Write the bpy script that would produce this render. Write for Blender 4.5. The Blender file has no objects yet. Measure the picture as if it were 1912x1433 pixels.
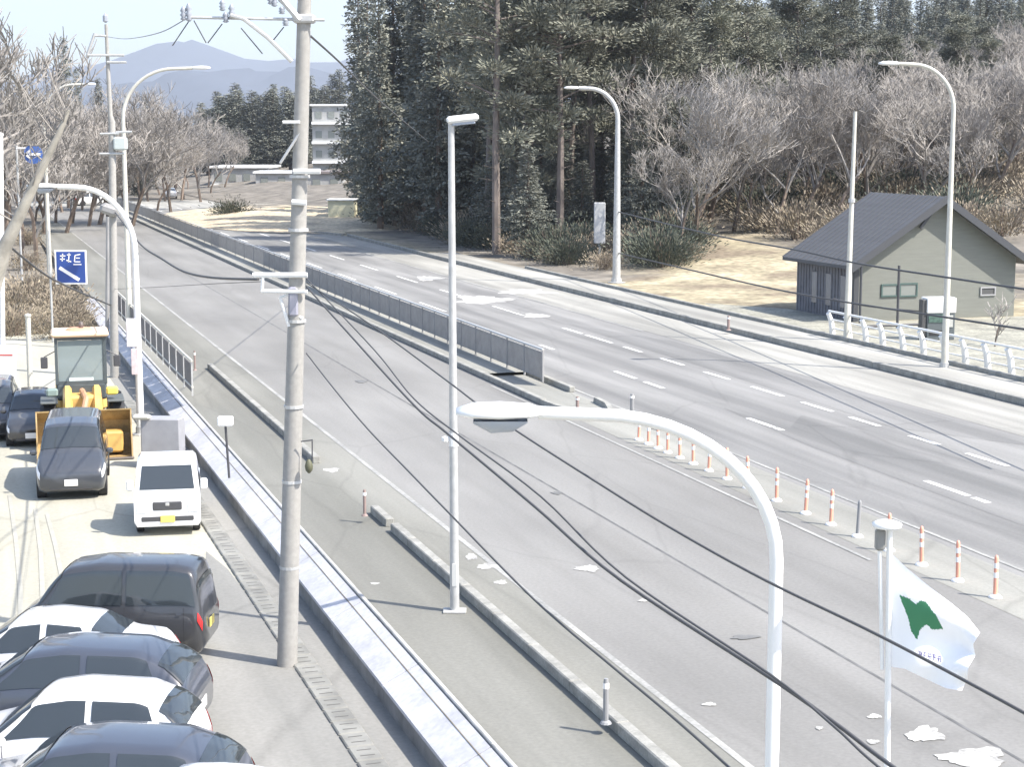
import bpy, math, random
from mathutils import Vector, Matrix
import numpy as np
random.seed(7)
R = math.radians
scene = bpy.context.scene
C = scene.collection

# ------------------------------------------------------------------ camera
F, CX, CY, HZ, HC = 3200.0, 956.0, 716.5, 257.0, 8.5
PITCH = math.atan((CY-HZ)/F)
cam = bpy.data.cameras.new('camera'); cam.lens = F/1912*36; cam.sensor_width = 36
cam.clip_start = .3; cam.clip_end = 60000
camo = bpy.data.objects.new('camera', cam); C.objects.link(camo)
camo.location = (0, 0, HC); camo.rotation_euler = (math.pi/2-PITCH, 0, 0)
scene.camera = camo
# ------------------------------------------------------------------ sky, sun, exposure
SUN_EL = 50.0; SUN_AZ = 115.0            # azimuth clockwise from +Y
w = bpy.data.worlds.new('World'); scene.world = w; w.use_nodes = True
nt = w.node_tree; bgn = nt.nodes['Background']
sky = nt.nodes.new('ShaderNodeTexSky'); sky.sky_type = 'NISHITA'; sky.sun_disc = False
sky.sun_elevation = R(SUN_EL); sky.sun_rotation = R(SUN_AZ); sky.altitude = 50
sky.air_density = 1.0; sky.dust_density = 1.6; sky.ozone_density = 1.0
nt.links.new(sky.outputs[0], bgn.inputs[0]); bgn.inputs[1].default_value = .15
sl = bpy.data.lights.new('sun', 'SUN'); sl.energy = 4.1; sl.angle = R(.5); sl.color = (1, .945, .86)
so = bpy.data.objects.new('sun', sl); C.objects.link(so)
sd = Vector((math.sin(R(SUN_AZ))*math.cos(R(SUN_EL)), math.cos(R(SUN_AZ))*math.cos(R(SUN_EL)), math.sin(R(SUN_EL))))
so.rotation_euler = sd.to_track_quat('Z', 'Y').to_euler(); so.location = (60, -40, 90)
vs = scene.view_settings; vs.view_transform = 'Standard'; vs.look = 'None'; vs.exposure = 1.25; vs.gamma = 1
scene.cycles.max_bounces = 6; scene.cycles.volume_bounces = 0; scene.cycles.transparent_max_bounces = 6

# ------------------------------------------------------------------ coordinate helpers
cp, sp = math.cos(PITCH), math.sin(PITCH)
def ray(u, v):
    a = (u-CX)/F; b = -(v-CY)/F
    return Vector((a, cp+sp*b, cp*b-sp))
def G(u, v, z=0.0):                      # pixel of the photograph -> point on the plane z
    r = ray(u, v); t = (z-HC)/r.z
    return Vector((r.x*t, r.y*t, z))
def D(u, v, Y):                          # pixel -> point at forward distance Y
    r = ray(u, v); t = Y/r.y
    return Vector((r.x*t, Y, HC+r.z*t))
TH = R(17.93)                            # road heading, to the left of +Y
RV = Vector((-math.sin(TH), math.cos(TH), 0)); NV = Vector((math.cos(TH), math.sin(TH), 0))
def S(p): return Vector((p.dot(NV), p.dot(RV), p.z))       # world -> (n, s, z)
def P(n, s, z=0): return NV*n+RV*s+Vector((0, 0, z))
def sat(x): return max(0., min(1., x))
def sm(a, b, x): t = sat((x-a)/(b-a)); return t*t*(3-2*t)
PZ = -.6
def terr(n, s):
    z = PZ-.04 if n < 6.61 else -.03
    if n < 6.61: z += .6*sm(110, 160, s)
    if n > 33: z += .15
    z += (13+3*math.sin(s*.03))*sm(50, 135, n)*sm(20, 110, s)*(1-sm(600, 2500, n))
    z += 1.2*sm(38, 52, n)*sm(86, 105, s)
    z -= 0 if s < 3000 else 0
    return z
def hgt(x, y):
    p = S(Vector((x, y, 0))); return terr(p.x, p.y)

# ------------------------------------------------------------------ materials
MATS = {}
def mat(name, col, rough=.6, metal=0, var=0.0, scale=4.0, stretch=(1, 1, 1), col2=None, bump=0.0, coat=0, spec=.5, rnd=0.0, fine=0.0):
    if name in MATS: return MATS[name]
    m = bpy.data.materials.new(name); m.use_nodes = True; t = m.node_tree; N = t.nodes; L = t.links
    b = N['Principled BSDF']; b.inputs['Base Color'].default_value = (*col, 1)
    b.inputs['Roughness'].default_value = rough; b.inputs['Metallic'].default_value = metal
    b.inputs['Specular IOR Level'].default_value = spec
    if coat: b.inputs['Coat Weight'].default_value = coat; b.inputs['Coat Roughness'].default_value = .05
    out = None
    if var or bump or col2:
        tc = N.new('ShaderNodeTexCoord'); mp = N.new('ShaderNodeMapping'); mp.inputs['Scale'].default_value = stretch
        L.new(tc.outputs['Object'], mp.inputs[0])
        nz = N.new('ShaderNodeTexNoise'); nz.inputs['Scale'].default_value = scale; nz.inputs['Detail'].default_value = 6
        nz.inputs['Roughness'].default_value = .62
        L.new(mp.outputs[0], nz.inputs['Vector'])
        mr = N.new('ShaderNodeMapRange'); mr.inputs[1].default_value = .36; mr.inputs[2].default_value = .64
        L.new(nz.outputs[0], mr.inputs[0])
        mx = N.new('ShaderNodeMix'); mx.data_type = 'RGBA'
        c2 = col2 if col2 else tuple(min(1, c*(1+var)) for c in col)
        c1 = col if col2 else tuple(c*(1-var) for c in col)
        mx.inputs[6].default_value = (*c1, 1); mx.inputs[7].default_value = (*c2, 1)
        L.new(mr.outputs[0], mx.inputs[0]); out = mx.outputs[2]
        if fine:
            n2 = N.new('ShaderNodeTexNoise'); n2.inputs['Scale'].default_value = scale*9; n2.inputs['Detail'].default_value = 4
            L.new(tc.outputs['Object'], n2.inputs['Vector'])
            mr2 = N.new('ShaderNodeMapRange'); mr2.inputs[1].default_value = .3; mr2.inputs[2].default_value = .7
            mr2.inputs[3].default_value = 1-fine; mr2.inputs[4].default_value = 1+fine
            L.new(n2.outputs[0], mr2.inputs[0])
            vm = N.new('ShaderNodeVectorMath'); vm.operation = 'SCALE'
            L.new(out, vm.inputs[0]); L.new(mr2.outputs[0], vm.inputs[3]); out = vm.outputs[0]
        if bump:
            bp = N.new('ShaderNodeBump'); bp.inputs['Strength'].default_value = bump; bp.inputs['Distance'].default_value = .05
            L.new(nz.outputs[0], bp.inputs['Height']); L.new(bp.outputs[0], b.inputs['Normal'])
    if rnd:
        oi = N.new('ShaderNodeObjectInfo'); mr3 = N.new('ShaderNodeMapRange')
        mr3.inputs[3].default_value = 1-rnd; mr3.inputs[4].default_value = 1+rnd
        L.new(oi.outputs['Random'], mr3.inputs[0])
        vm2 = N.new('ShaderNodeVectorMath'); vm2.operation = 'SCALE'
        if out: L.new(out, vm2.inputs[0])
        else: vm2.inputs[0].default_value = col
        L.new(mr3.outputs[0], vm2.inputs[3]); out = vm2.outputs[0]
    if out: L.new(out, b.inputs['Base Color'])
    MATS[name] = m; return m

def road_mat(name, a, b_, crack=.5):
    """worn asphalt: long streaks along the wheel tracks, blotches, fine grain and cracks"""
    m = bpy.data.materials.new(name); m.use_nodes = True; t = m.node_tree; N = t.nodes; L = t.links
    bs = N['Principled BSDF']; bs.inputs['Roughness'].default_value = .85; bs.inputs['Specular IOR Level'].default_value = .3
    tc = N.new('ShaderNodeTexCoord')
    def noise(scale, stretch, det=5):
        mp = N.new('ShaderNodeMapping'); mp.inputs['Scale'].default_value = stretch; L.new(tc.outputs['Object'], mp.inputs[0])
        n = N.new('ShaderNodeTexNoise'); n.inputs['Scale'].default_value = scale; n.inputs['Detail'].default_value = det
        L.new(mp.outputs[0], n.inputs['Vector']); return n.outputs[0]
    def rng(x, a0, a1, b0, b1):
        r = N.new('ShaderNodeMapRange'); L.new(x, r.inputs[0])
        for i, q in enumerate((a0, a1, b0, b1)): r.inputs[i+1].default_value = q
        return r.outputs[0]
    def mul(x, y):
        q = N.new('ShaderNodeMath'); q.operation = 'MULTIPLY'; L.new(x, q.inputs[0]); L.new(y, q.inputs[1]); return q.outputs[0]
    st = rng(noise(1.0, (.9, .035, 1)), .35, .65, 0, 1)
    bl = rng(noise(.35, (1, .3, 1)), .35, .68, .86, 1.1)
    fi = rng(noise(14, (1, 1, 1)), .25, .75, .9, 1.1)
    mx = N.new('ShaderNodeMix'); mx.data_type = 'RGBA'; mx.inputs[6].default_value = (*a, 1); mx.inputs[7].default_value = (*b_, 1)
    L.new(st, mx.inputs[0])
    mp = N.new('ShaderNodeMapping'); mp.inputs['Scale'].default_value = (1, .35, 1); L.new(tc.outputs['Object'], mp.inputs[0])
    nz = N.new('ShaderNodeTexNoise'); nz.inputs['Scale'].default_value = .8; L.new(mp.outputs[0], nz.inputs[0])
    mv = N.new('ShaderNodeMix'); mv.data_type = 'RGBA'; mv.inputs[0].default_value = .25; L.new(mp.outputs[0], mv.inputs[6]); L.new(nz.outputs[1], mv.inputs[7])
    vo = N.new('ShaderNodeTexVoronoi'); vo.feature = 'DISTANCE_TO_EDGE'; vo.inputs['Scale'].default_value = .33
    L.new(mv.outputs[2], vo.inputs['Vector'])
    ck = rng(vo.outputs['Distance'], 0, .012, 1-crack*.5, 1)
    tot = mul(mul(bl, fi), ck)
    vm = N.new('ShaderNodeVectorMath'); vm.operation = 'SCALE'; L.new(mx.outputs[2], vm.inputs[0]); L.new(tot, vm.inputs[3])
    L.new(vm.outputs[0], bs.inputs['Base Color'])
    bp = N.new('ShaderNodeBump'); bp.inputs['Strength'].default_value = .25; bp.inputs['Distance'].default_value = .01
    L.new(fi, bp.inputs['Height']); L.new(bp.outputs[0], bs.inputs['Normal'])
    MATS[name] = m; return m

M_near = road_mat('asphalt_near', (.195, .190, .178), (.225, .220, .208), .16)
M_far = road_mat('asphalt_far', (.165, .163, .157), (.26, .255, .243), .2)
M_dusty = road_mat('dusty_shoulder', (.235, .23, .21), (.37, .36, .325), .15)
M_walk = road_mat('footway', (.165, .163, .143), (.22, .216, .192), .2)
M_median = road_mat('median_paving', (.21, .207, .185), (.30, .295, .265), .3)
M_park = road_mat('parking_concrete', (.35, .335, .275), (.43, .415, .345), .3)
M_parkasph = road_mat('parking_asphalt', (.20, .197, .182), (.26, .254, .235), .3)
M_kerb = mat('kerb_concrete', (.27, .265, .24), .85, var=.2, scale=2.5, fine=.12)
M_wallw = mat('painted_wall', (.46, .46, .48), .8, var=.13, scale=1.1, fine=.1)
M_cope = mat('coping', (.38, .375, .36), .8, var=.2, scale=2)
M_line = mat('road_paint', (.66, .655, .63), .8, var=.28, scale=3, fine=.2)
M_conc = mat('pole_concrete', (.30, .29, .27), .8, var=.05, scale=1.2, stretch=(1, 1, .3), fine=.08)
M_white = mat('white_steel', (.74, .74, .72), .4, var=.04, scale=2)
M_galv = mat('galvanised', (.48, .48, .47), .45, metal=.3, var=.1, scale=5)
M_cream = mat('cream_steel', (.56, .54, .47), .5, var=.08, scale=3)
M_dark = mat('dark_steel', (.06, .06, .065), .5)
M_black = mat('black_rubber', (.025, .025, .027), .75)
M_wire = mat('cable', (.07, .07, .072), .7)
M_fence = mat('fence_grey', (.27, .265, .26), .6, var=.12, scale=2)
M_rail = mat('fence_rail', (.52, .52, .50), .5)
M_orange = mat('delineator_orange', (.74, .34, .24), .5)
M_refl = mat('reflector_white', (.85, .82, .78), .35)
M_blue = mat('sign_blue', (.022, .06, .25), .4)
M_glass = mat('car_glass', (.035, .042, .047), .04, spec=.8)
M_yel = mat('loader_yellow', (.60, .38, .12), .4, var=.12, scale=2)
M_yel2 = mat('bucket_yellow', (.36, .25, .11), .55, var=.22, scale=2.5, fine=.12)
M_roof = mat('roof_sheet', (.085, .087, .092), .7, var=.12, scale=1, stretch=(8, .3, 1))
M_plaster = mat('house_wall', (.175, .18, .158), .8, var=.06, scale=1, stretch=(1, 1, 9))
M_trim = mat('house_trim', (.055, .058, .065), .6)
M_brown = mat('bark', (.15, .115, .09), .9, var=.3, scale=3, stretch=(1, 1, .25), rnd=.15)
M_bark2 = mat('pine_bark', (.15, .125, .11), .9, var=.3, scale=3, stretch=(1, 1, .25), rnd=.2)
M_twig = mat('bare_twigs', (.29, .268, .245), .9, var=.22, scale=.5, rnd=.2)
M_cedar = mat('cedar_foliage', (.125, .137, .12), .8, col2=(.25, .25, .21), scale=.7, rnd=.28, spec=.2)
M_pine = mat('pine_foliage', (.13, .14, .11), .8, col2=(.27, .265, .21), scale=.8, rnd=.3, spec=.2)
M_scrub = mat('scrub', (.20, .165, .13), .9, col2=(.33, .28, .2), scale=.8, rnd=.25)
M_bush = mat('bush_foliage', (.06, .075, .06), .8, col2=(.13, .135, .10), scale=2, rnd=.2, spec=.2)

# ------------------------------------------------------------------ mesh builder
class MB:
    def __init__(s): s.v = []; s.f = []; s.m = []
    def add(s, vs_, fs, mi=0):
        o = len(s.v); s.v += [tuple(x) for x in vs_]; s.f += [tuple(i+o for i in f) for f in fs]; s.m += [mi]*len(fs); return s
    def box(s, c, size, rz=0, bev=0, ax=None, mi=0):
        hx, hy, hz = size[0]/2, size[1]/2, size[2]/2; b = min(bev, hx*.9, hy*.9, hz*.9)
        M = (Matrix.Rotation(rz, 3, 'Z') if ax is None else ax); c = Vector(c)
        if b <= 0:
            pts = [(x, y, z) for z in (-hz, hz) for x, y in ((-hx, -hy), (hx, -hy), (hx, hy), (-hx, hy))]
            fs = [(3, 2, 1, 0), (4, 5, 6, 7), (0, 1, 5, 4), (1, 2, 6, 5), (2, 3, 7, 6), (3, 0, 4, 7)]
        else:
            pts = []
            for z, k in ((-hz, b), (-hz+b, 0), (hz-b, 0), (hz, b)):
                for x, y in ((-hx+b, -hy), (hx-b, -hy), (hx, -hy+b), (hx, hy-b), (hx-b, hy), (-hx+b, hy), (-hx, hy-b), (-hx, -hy+b)):
                    q = (1-k/hx if k else 1); r_ = (1-k/hy if k else 1); pts.append((x*q, y*r_, z))
            fs = [tuple(range(7, -1, -1)), tuple(range(24, 32))]
            for L_ in range(3):
                for i in range(8): j = (i+1) % 8; fs.append((L_*8+i, L_*8+j, L_*8+8+j, L_*8+8+i))
        return s.add([c+M@Vector(p) for p in pts], fs, mi)
    def tube(s, path, rad, n=8, cap=True, mi=0):
        path = [Vector(p) for p in path]; k = len(path)
        rad = [rad]*k if isinstance(rad, (int, float)) else rad
        vs_ = []; up = None
        for i, p in enumerate(path):
            d = (path[min(i+1, k-1)]-path[max(i-1, 0)]).normalized()
            if up is None: up = Vector((0, 1, 0)) if abs(d.y) < .9 else Vector((1, 0, 0))
            a = (up-d*up.dot(d)).normalized(); b_ = d.cross(a); up = a
            for j in range(n):
                t = 2*math.pi*j/n; vs_.append(p+(a*math.cos(t)+b_*math.sin(t))*rad[i])
        fs = [(i*n+j, i*n+(j+1) % n, (i+1)*n+(j+1) % n, (i+1)*n+j) for i in range(k-1) for j in range(n)]
        if cap:
            o = len(vs_); vs_ += vs_[:n]+vs_[(k-1)*n:k*n]; fs += [tuple(range(o+n-1, o-1, -1)), tuple(range(o+n, o+2*n))]
        return s.add(vs_, fs, mi)
    def lathe(s, c, prof, n=16, axis='Z', mi=0):
        c = Vector(c); vs_ = []
        for r_, h in prof:
            for j in range(n):
                t = 2*math.pi*j/n; a, b_ = r_*math.cos(t), r_*math.sin(t)
                vs_.append(c+Vector({'Z': (a, b_, h), 'Y': (a, h, -b_), 'X': (h, a, b_)}[axis]))
        k = len(prof)
        fs = [(i*n+j, i*n+(j+1) % n, (i+1)*n+(j+1) % n, (i+1)*n+j) for i in range(k-1) for j in range(n)]
        o = len(vs_); vs_ += vs_[:n]+vs_[(k-1)*n:k*n]; fs += [tuple(range(o+n-1, o-1, -1)), tuple(range(o+n, o+2*n))]
        return s.add(vs_, fs, mi)
    def poly(s, pts, h=0, mi=0):           # flat polygon, extruded down by h
        n = len(pts); pts = [Vector(p) for p in pts]
        if not h: return s.add(pts, [tuple(range(n))], mi)
        lo = [p-Vector((0, 0, h)) for p in pts]
        return s.add(pts+lo, [tuple(range(n)), tuple(range(2*n-1, n-1, -1))]+[(i, n+i, n+(i+1) % n, (i+1) % n) for i in range(n)], mi)
    def strip(s, pts, wd, h, side=0, mi=0):  # raised strip (kerb) following a path
        pts = [Vector(p) for p in pts]; k = len(pts); vs_ = []
        for i, p in enumerate(pts):
            d = (pts[min(i+1, k-1)]-pts[max(i-1, 0)]); d.z = 0; d.normalize(); a = Vector((d.y, -d.x, 0))*wd/2
            vs_ += [p-a, p-a*.8+Vector((0, 0, h)), p+a*.8+Vector((0, 0, h)), p+a]
        fs = [(i*4+j, i*4+j+1, i*4+j+5, i*4+j+4) for i in range(k-1) for j in range(3)]
        fs = [f[::-1] for f in fs]+[(0, 1, 2, 3), (4*k-1, 4*k-2, 4*k-3, 4*k-4)]
        return s.add(vs_, fs, mi)
    def mesh(s, name, mats, smooth=False):
        me = bpy.data.meshes.new(name); me.from_pydata(s.v, [], s.f)
        for m in (mats if isinstance(mats, (list, tuple)) else [mats]): me.materials.append(m)
        if any(s.m): me.polygons.foreach_set('material_index', s.m)
        if smooth: me.polygons.foreach_set('use_smooth', [True]*len(s.f))
        me.update(); return me
    def build(s, name, mats, parent=None, smooth=False, loc=None, rz=None):
        o = bpy.data.objects.new(name, s.mesh(name, mats, smooth)); C.objects.link(o)
        if parent: o.parent = parent
        if loc is not None: o.location = loc
        if rz is not None: o.rotation_euler.z = rz
        return o
def link_mesh(name, me, parent=None):
    o = bpy.data.objects.new(name, me); C.objects.link(o)
    if parent: o.parent = parent
    return o
def tag(o, label=None, cat=None, group=None, kind=None):
    if label: o['label'] = label
    if cat: o['category'] = cat
    if group: o['group'] = group
    if kind: o['kind'] = kind
    return o
def thing(name, label, cat, loc=(0, 0, 0), rz=0, group=None):
    o = bpy.data.objects.new(name, None); C.objects.link(o); o.empty_display_size = .3
    o.location = loc; o.rotation_euler.z = rz
    return tag(o, label, cat, group)
def copy_tree(o, parent=None):
    c = o.copy(); C.objects.link(c)
    if parent: c.parent = parent
    for ch in list(o.children): copy_tree(ch, c)
    return c
def struct(name, mb, m, rz=TH, smooth=False):
    return tag(mb.build(name, m, rz=rz, smooth=smooth), kind='structure')

# ------------------------------------------------------------------ terrain, roads
def ground_mat():
    m = bpy.data.materials.new('dry_ground'); m.use_nodes = True; t = m.node_tree; N = t.nodes; L = t.links
    bs = N['Principled BSDF']; bs.inputs['Roughness'].default_value = .95; bs.inputs['Specular IOR Level'].default_value = .1
    tc = N.new('ShaderNodeTexCoord')
    def noise(sc, det=6):
        n = N.new('ShaderNodeTexNoise'); n.inputs['Scale'].default_value = sc; n.inputs['Detail'].default_value = det
        L.new(tc.outputs['Object'], n.inputs['Vector']); return n.outputs[0]
    r1 = N.new('ShaderNodeValToRGB'); r1.color_ramp.elements[0].position = .38; r1.color_ramp.elements[0].color = (.23, .19, .14, 1)
    r1.color_ramp.elements[1].position = .62; r1.color_ramp.elements[1].color = (.45, .385, .275, 1)
    e = r1.color_ramp.elements.new(.5); e.color = (.33, .29, .20, 1)
    L.new(noise(.22), r1.inputs[0])
    mr = N.new('ShaderNodeMapRange'); mr.inputs[1].default_value = .3; mr.inputs[2].default_value = .7; mr.inputs[3].default_value = .6; mr.inputs[4].default_value = 1.25
    L.new(noise(2.4), mr.inputs[0])
    vm = N.new('ShaderNodeVectorMath'); vm.operation = 'SCALE'; L.new(r1.outputs[0], vm.inputs[0]); L.new(mr.outputs[0], vm.inputs[3])
    sx = N.new('ShaderNodeSeparateXYZ'); L.new(tc.outputs['Object'], sx.inputs[0])
    ad = N.new('ShaderNodeMath'); ad.operation = 'MULTIPLY_ADD'; L.new(noise(.12), ad.inputs[0]); ad.inputs[1].default_value = 22; L.new(sx.outputs[0], ad.inputs[2])
    mq = N.new('ShaderNodeMapRange'); mq.inputs[1].default_value = 64; mq.inputs[2].default_value = 70; L.new(ad.outputs[0], mq.inputs[0])
    ml = N.new('ShaderNodeMapRange'); ml.inputs[1].default_value = 14; ml.inputs[2].default_value = 6; L.new(sx.outputs[0], ml.inputs[0])
    mx_ = N.new('ShaderNodeMath'); mx_.operation = 'MAXIMUM'; L.new(mq.outputs[0], mx_.inputs[0]); L.new(ml.outputs[0], mx_.inputs[1])
    mf = N.new('ShaderNodeMapRange'); mf.inputs[1].default_value = 212; mf.inputs[2].default_value = 222; L.new(sx.outputs[1], mf.inputs[0])
    mx2 = N.new('ShaderNodeMath'); mx2.operation = 'MAXIMUM'; L.new(mx_.outputs[0], mx2.inputs[0]); L.new(mf.outputs[0], mx2.inputs[1]); mx_ = mx2
    li = N.new('ShaderNodeMath'); li.operation = 'MULTIPLY_ADD'; L.new(ad.outputs[0], li.inputs[0]); li.inputs[1].default_value = -1.2; L.new(sx.outputs[1], li.inputs[2])
    mg = N.new('ShaderNodeMapRange'); mg.inputs[1].default_value = 36; mg.inputs[2].default_value = 42; L.new(li.outputs[0], mg.inputs[0])
    mh = N.new('ShaderNodeMapRange'); mh.inputs[1].default_value = 32; mh.inputs[2].default_value = 36; L.new(sx.outputs[0], mh.inputs[0])
    mm = N.new('ShaderNodeMath'); mm.operation = 'MULTIPLY'; L.new(mg.outputs[0], mm.inputs[0]); L.new(mh.outputs[0], mm.inputs[1])
    mx3 = N.new('ShaderNodeMath'); mx3.operation = 'MAXIMUM'; L.new(mx_.outputs[0], mx3.inputs[0]); L.new(mm.outputs[0], mx3.inputs[1]); mx_ = mx3
    mc = N.new('ShaderNodeMix'); mc.data_type = 'RGBA'; L.new(mx_.outputs[0], mc.inputs[0]); L.new(vm.outputs[0], mc.inputs[6])
    r2 = N.new('ShaderNodeValToRGB'); r2.color_ramp.elements[0].position = .35; r2.color_ramp.elements[0].color = (.12, .11, .095, 1)
    r2.color_ramp.elements[1].position = .68; r2.color_ramp.elements[1].color = (.26, .235, .20, 1); L.new(noise(.6), r2.inputs[0])
    L.new(r2.outputs[0], mc.inputs[7]); L.new(mc.outputs[2], bs.inputs['Base Color'])
    return m
M_ground = ground_mat()
ns = [-12000, -4000, -1200, -400, -160, -80, -40, -20, 0, 6.60, 6.62, 14, 22, 32.9, 33.1, 36, 38]+[38+4*i for i in range(1, 26)]+[150, 170, 200, 300, 600, 1500, 4000, 12000]
ss = [-400, -100, -40, -20]+[10*i for i in range(0, 41)]+[500, 700, 1200, 2500, 6000, 14000]
mb = MB(); W_ = len(ss)
mb.add([(n, s, terr(n, s)+(random.uniform(-.25, .25) if n > 52 and s > 60 else 0)) for n in ns for s in ss],
       [(i*W_+j, (i+1)*W_+j, (i+1)*W_+j+1, i*W_+j+1) for i in range(len(ns)-1) for j in range(W_-1)])
struct('ground', mb, M_ground, smooth=False)

def sheet(name, n0, n1, s0, s1, z, m, seg=12):
    b = MB()
    for i in range(seg):
        a, c = s0+(s1-s0)*i/seg, s0+(s1-s0)*(i+1)/seg
        b.add([(n0, a, z), (n1, a, z), (n1, c, z), (n0, c, z)], [(0, 1, 2, 3)])
    return struct(name, b, m)
sheet('road_near_lanes', 9.9, 17.75, -15, 232, .002, M_near)
sheet('road_far_lanes', 19.5, 28.9, -15, 232, .002, M_far)
sheet('road_far_shoulder', 28.9, 32.25, -15, 232, .006, M_dusty)
sheet('road_near_shoulder', 8.9, 9.9, -15, 232, .006, M_walk)
sheet('pavement_near', 6.80, 8.9, -15, 175, .010, M_walk)
sheet('median_strip', 17.75, 19.5, -15, 232, .006, M_median)
sheet('pavement_far', 32.4, 34.5, -15, 120, .22, M_dusty)
sheet('parking_lot', -40, 5.35, -15, 92, PZ, M_park)
sheet('parking_edge', 5.35, 6.6, -15, 92, PZ+.004, M_parkasph)
# greyer paving round the parked row, bounded by the concrete
b = MB(); b.poly([S(G(*p, PZ+.008)) for p in ((385, 1030), (425, 1063), (530, 1205), (690, 1420), (830, 1600), (200, 1600), (300, 1300), (380, 1200))])
struct('parking_patch', b, M_parkasph)
# side road and junction at the far end
b = MB(); b.poly([S(G(*p, .010)) for p in ((30, 383), (395, 392), (470, 387), (640, 384), (900, 384), (900, 375), (640, 374), (420, 373), (200, 375), (30, 377))])
struct('side_road', b, M_dusty)
# grass verge island by the junction
b = MB(); cI = S(G(545, 409, 0)); rows = []
NI = 24
for r_ in range(7):
    q = r_/6
    for j in range(NI):
        t = 2*math.pi*j/NI; b.v.append((cI.x+math.cos(t)*13.5*q, cI.y+math.sin(t)*30*q, .05+1.1*math.cos(q*math.pi/2)+random.uniform(-.1, .1)*(r_ < 6)))
for r_ in range(6):
    for j in range(NI): b.f.append((r_*NI+j, r_*NI+(j+1) % NI, (r_+1)*NI+(j+1) % NI, (r_+1)*NI+j)[::-1]); b.m.append(0)
M_straw = mat('straw_grass', (.60, .51, .36), .95, col2=(.36, .31, .24), scale=.35, fine=.3, spec=.1)
struct('grass_verge', b, M_straw)
b = MB(); b.poly([S(G(*p, .165)) for p in ((1010, 492), (1120, 520), (1330, 556), (1480, 580), (1480, 520), (1400, 470), (1330, 470), (1240, 480), (1130, 485))])
# kerbs
def kerb(name, label, s0, s1, n, wd=.2, h=.2, z=0):
    b = MB(); s_ = s0
    while s_ < s1-.01:
        e = min(s_+2, s1); b.box((n, (s_+e)/2, z+h/2), (wd, e-s_-.015, h), bev=.02); s_ = e
    return tag(b.build(name, M_kerb, rz=TH), label, 'kerb')
sA = lambda u, v: S(G(u, v)).y
kerb('kerb', 'long pale kerb of the near pavement, running from beside the straight lamp post to the bottom edge', 4, sA(715, 995), 8.8)
kerb('kerb', 'very short kerb block with a low post on it, left of the straight lamp post', sA(703, 990)+.15, sA(668, 962), 8.8)
kerb('kerb', 'kerb of the near pavement passing behind the big concrete utility pole', sA(570, 868), sA(360, 690), 8.75)
kerb('kerb', 'kerb along the near side of the central island below the grey fence', sA(1005, 757), 228, 17.7)
kerb('kerb', 'kerb along the far lanes on the fence side of the central island', sA(1030, 735), 228, 19.5)
b = MB(); b.strip([(17.7, sA(1005, 757)), (17.78, sA(1005, 757)-1.2), (18.1, sA(1005, 757)-2.3), (18.6, sA(1005, 757)-2.8), (19.1, sA(1005, 757)-2.3), (19.42, sA(1005, 757)-1.2), (19.5, sA(1005, 757))] and
                   [Vector((a, c, 0)) for a, c in ((17.7, sA(1005, 757)), (17.78, sA(1005, 757)-1.2), (18.1, sA(1005, 757)-2.3), (18.6, sA(1005, 757)-2.8), (19.1, sA(1005, 757)-2.3), (19.42, sA(1005, 757)-1.2), (19.5, sA(1005, 757)))], .2, .17)
tag(b.build('kerb', M_kerb, rz=TH), 'rounded kerb nose at the end of the central island', 'kerb')
kerb('kerb', 'long dark sided kerb along the far edge of the road, below the house and white fence', 20, 146, 32.3, h=.25)
kerb('kerb', 'kerb at the foot of the white fence behind the far pavement', 20, 104, 34.6, h=.32, z=.05)
b = MB(); b.strip([S(G(*p)) for p in ((640, 441), (560, 433), (490, 427), (440, 417), (405, 402), (402, 395), (420, 388), (470, 384), (560, 381), (640, 380))], .3, .2)
tag(b.build('kerb', M_kerb, rz=TH), 'curved pale kerb round the straw coloured grass island at the junction', 'kerb')
# raised median top
b = MB(); b.poly([(17.8, 60.2-2, .12), (19.4, 60.2-2, .12), (19.4, 230, .12), (17.8, 230, .12)]); o = struct('median_top', b, M_median)

M_patch = road_mat('asphalt_patch', (.14, .139, .134), (.22, .216, .207), .3)
b = MB(); b.poly([(22.0, 8, .006), (25.6, 8, .006), (25.5, 33, .006), (25.2, 41, .006), (24.6, 47, .006), (23.2, 45, .006), (22.9, 49, .006), (22.3, 42, .006), (22.1, 30, .006)]); struct('asphalt_repair', b, M_patch)
b = MB(); b.poly([(19.9, 66, .006), (21.2, 64, .006), (22.4, 78, .006), (21.6, 96, .006), (20.3, 88, .006)]); b.poly([(26.1, 44, .006), (28.3, 40, .006), (28.5, 66, .006), (26.6, 74, .006)]); struct('asphalt_repair', b, M_patch)
b = MB(); b.poly([(34.85, 25, .128), (39.6, 25, .128), (39.6, 69.5, .128), (38.9, 76, .128), (36.2, 80, .128), (34.85, 74, .128)]); b.poly([(39.6, 25, .128), (60, 25, .128), (60, 69.4, .128), (39.6, 69.4, .128)]); struct('yard', b, mat('yard_gravel', (.20, .195, .165), .95, col2=(.33, .32, .26), scale=.8, fine=.3))
sheet('asphalt_joint', 13.6, 13.66, -10, 200, .006, mat('joint', (.12, .12, .118), .9, var=.3, scale=2))
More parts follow.
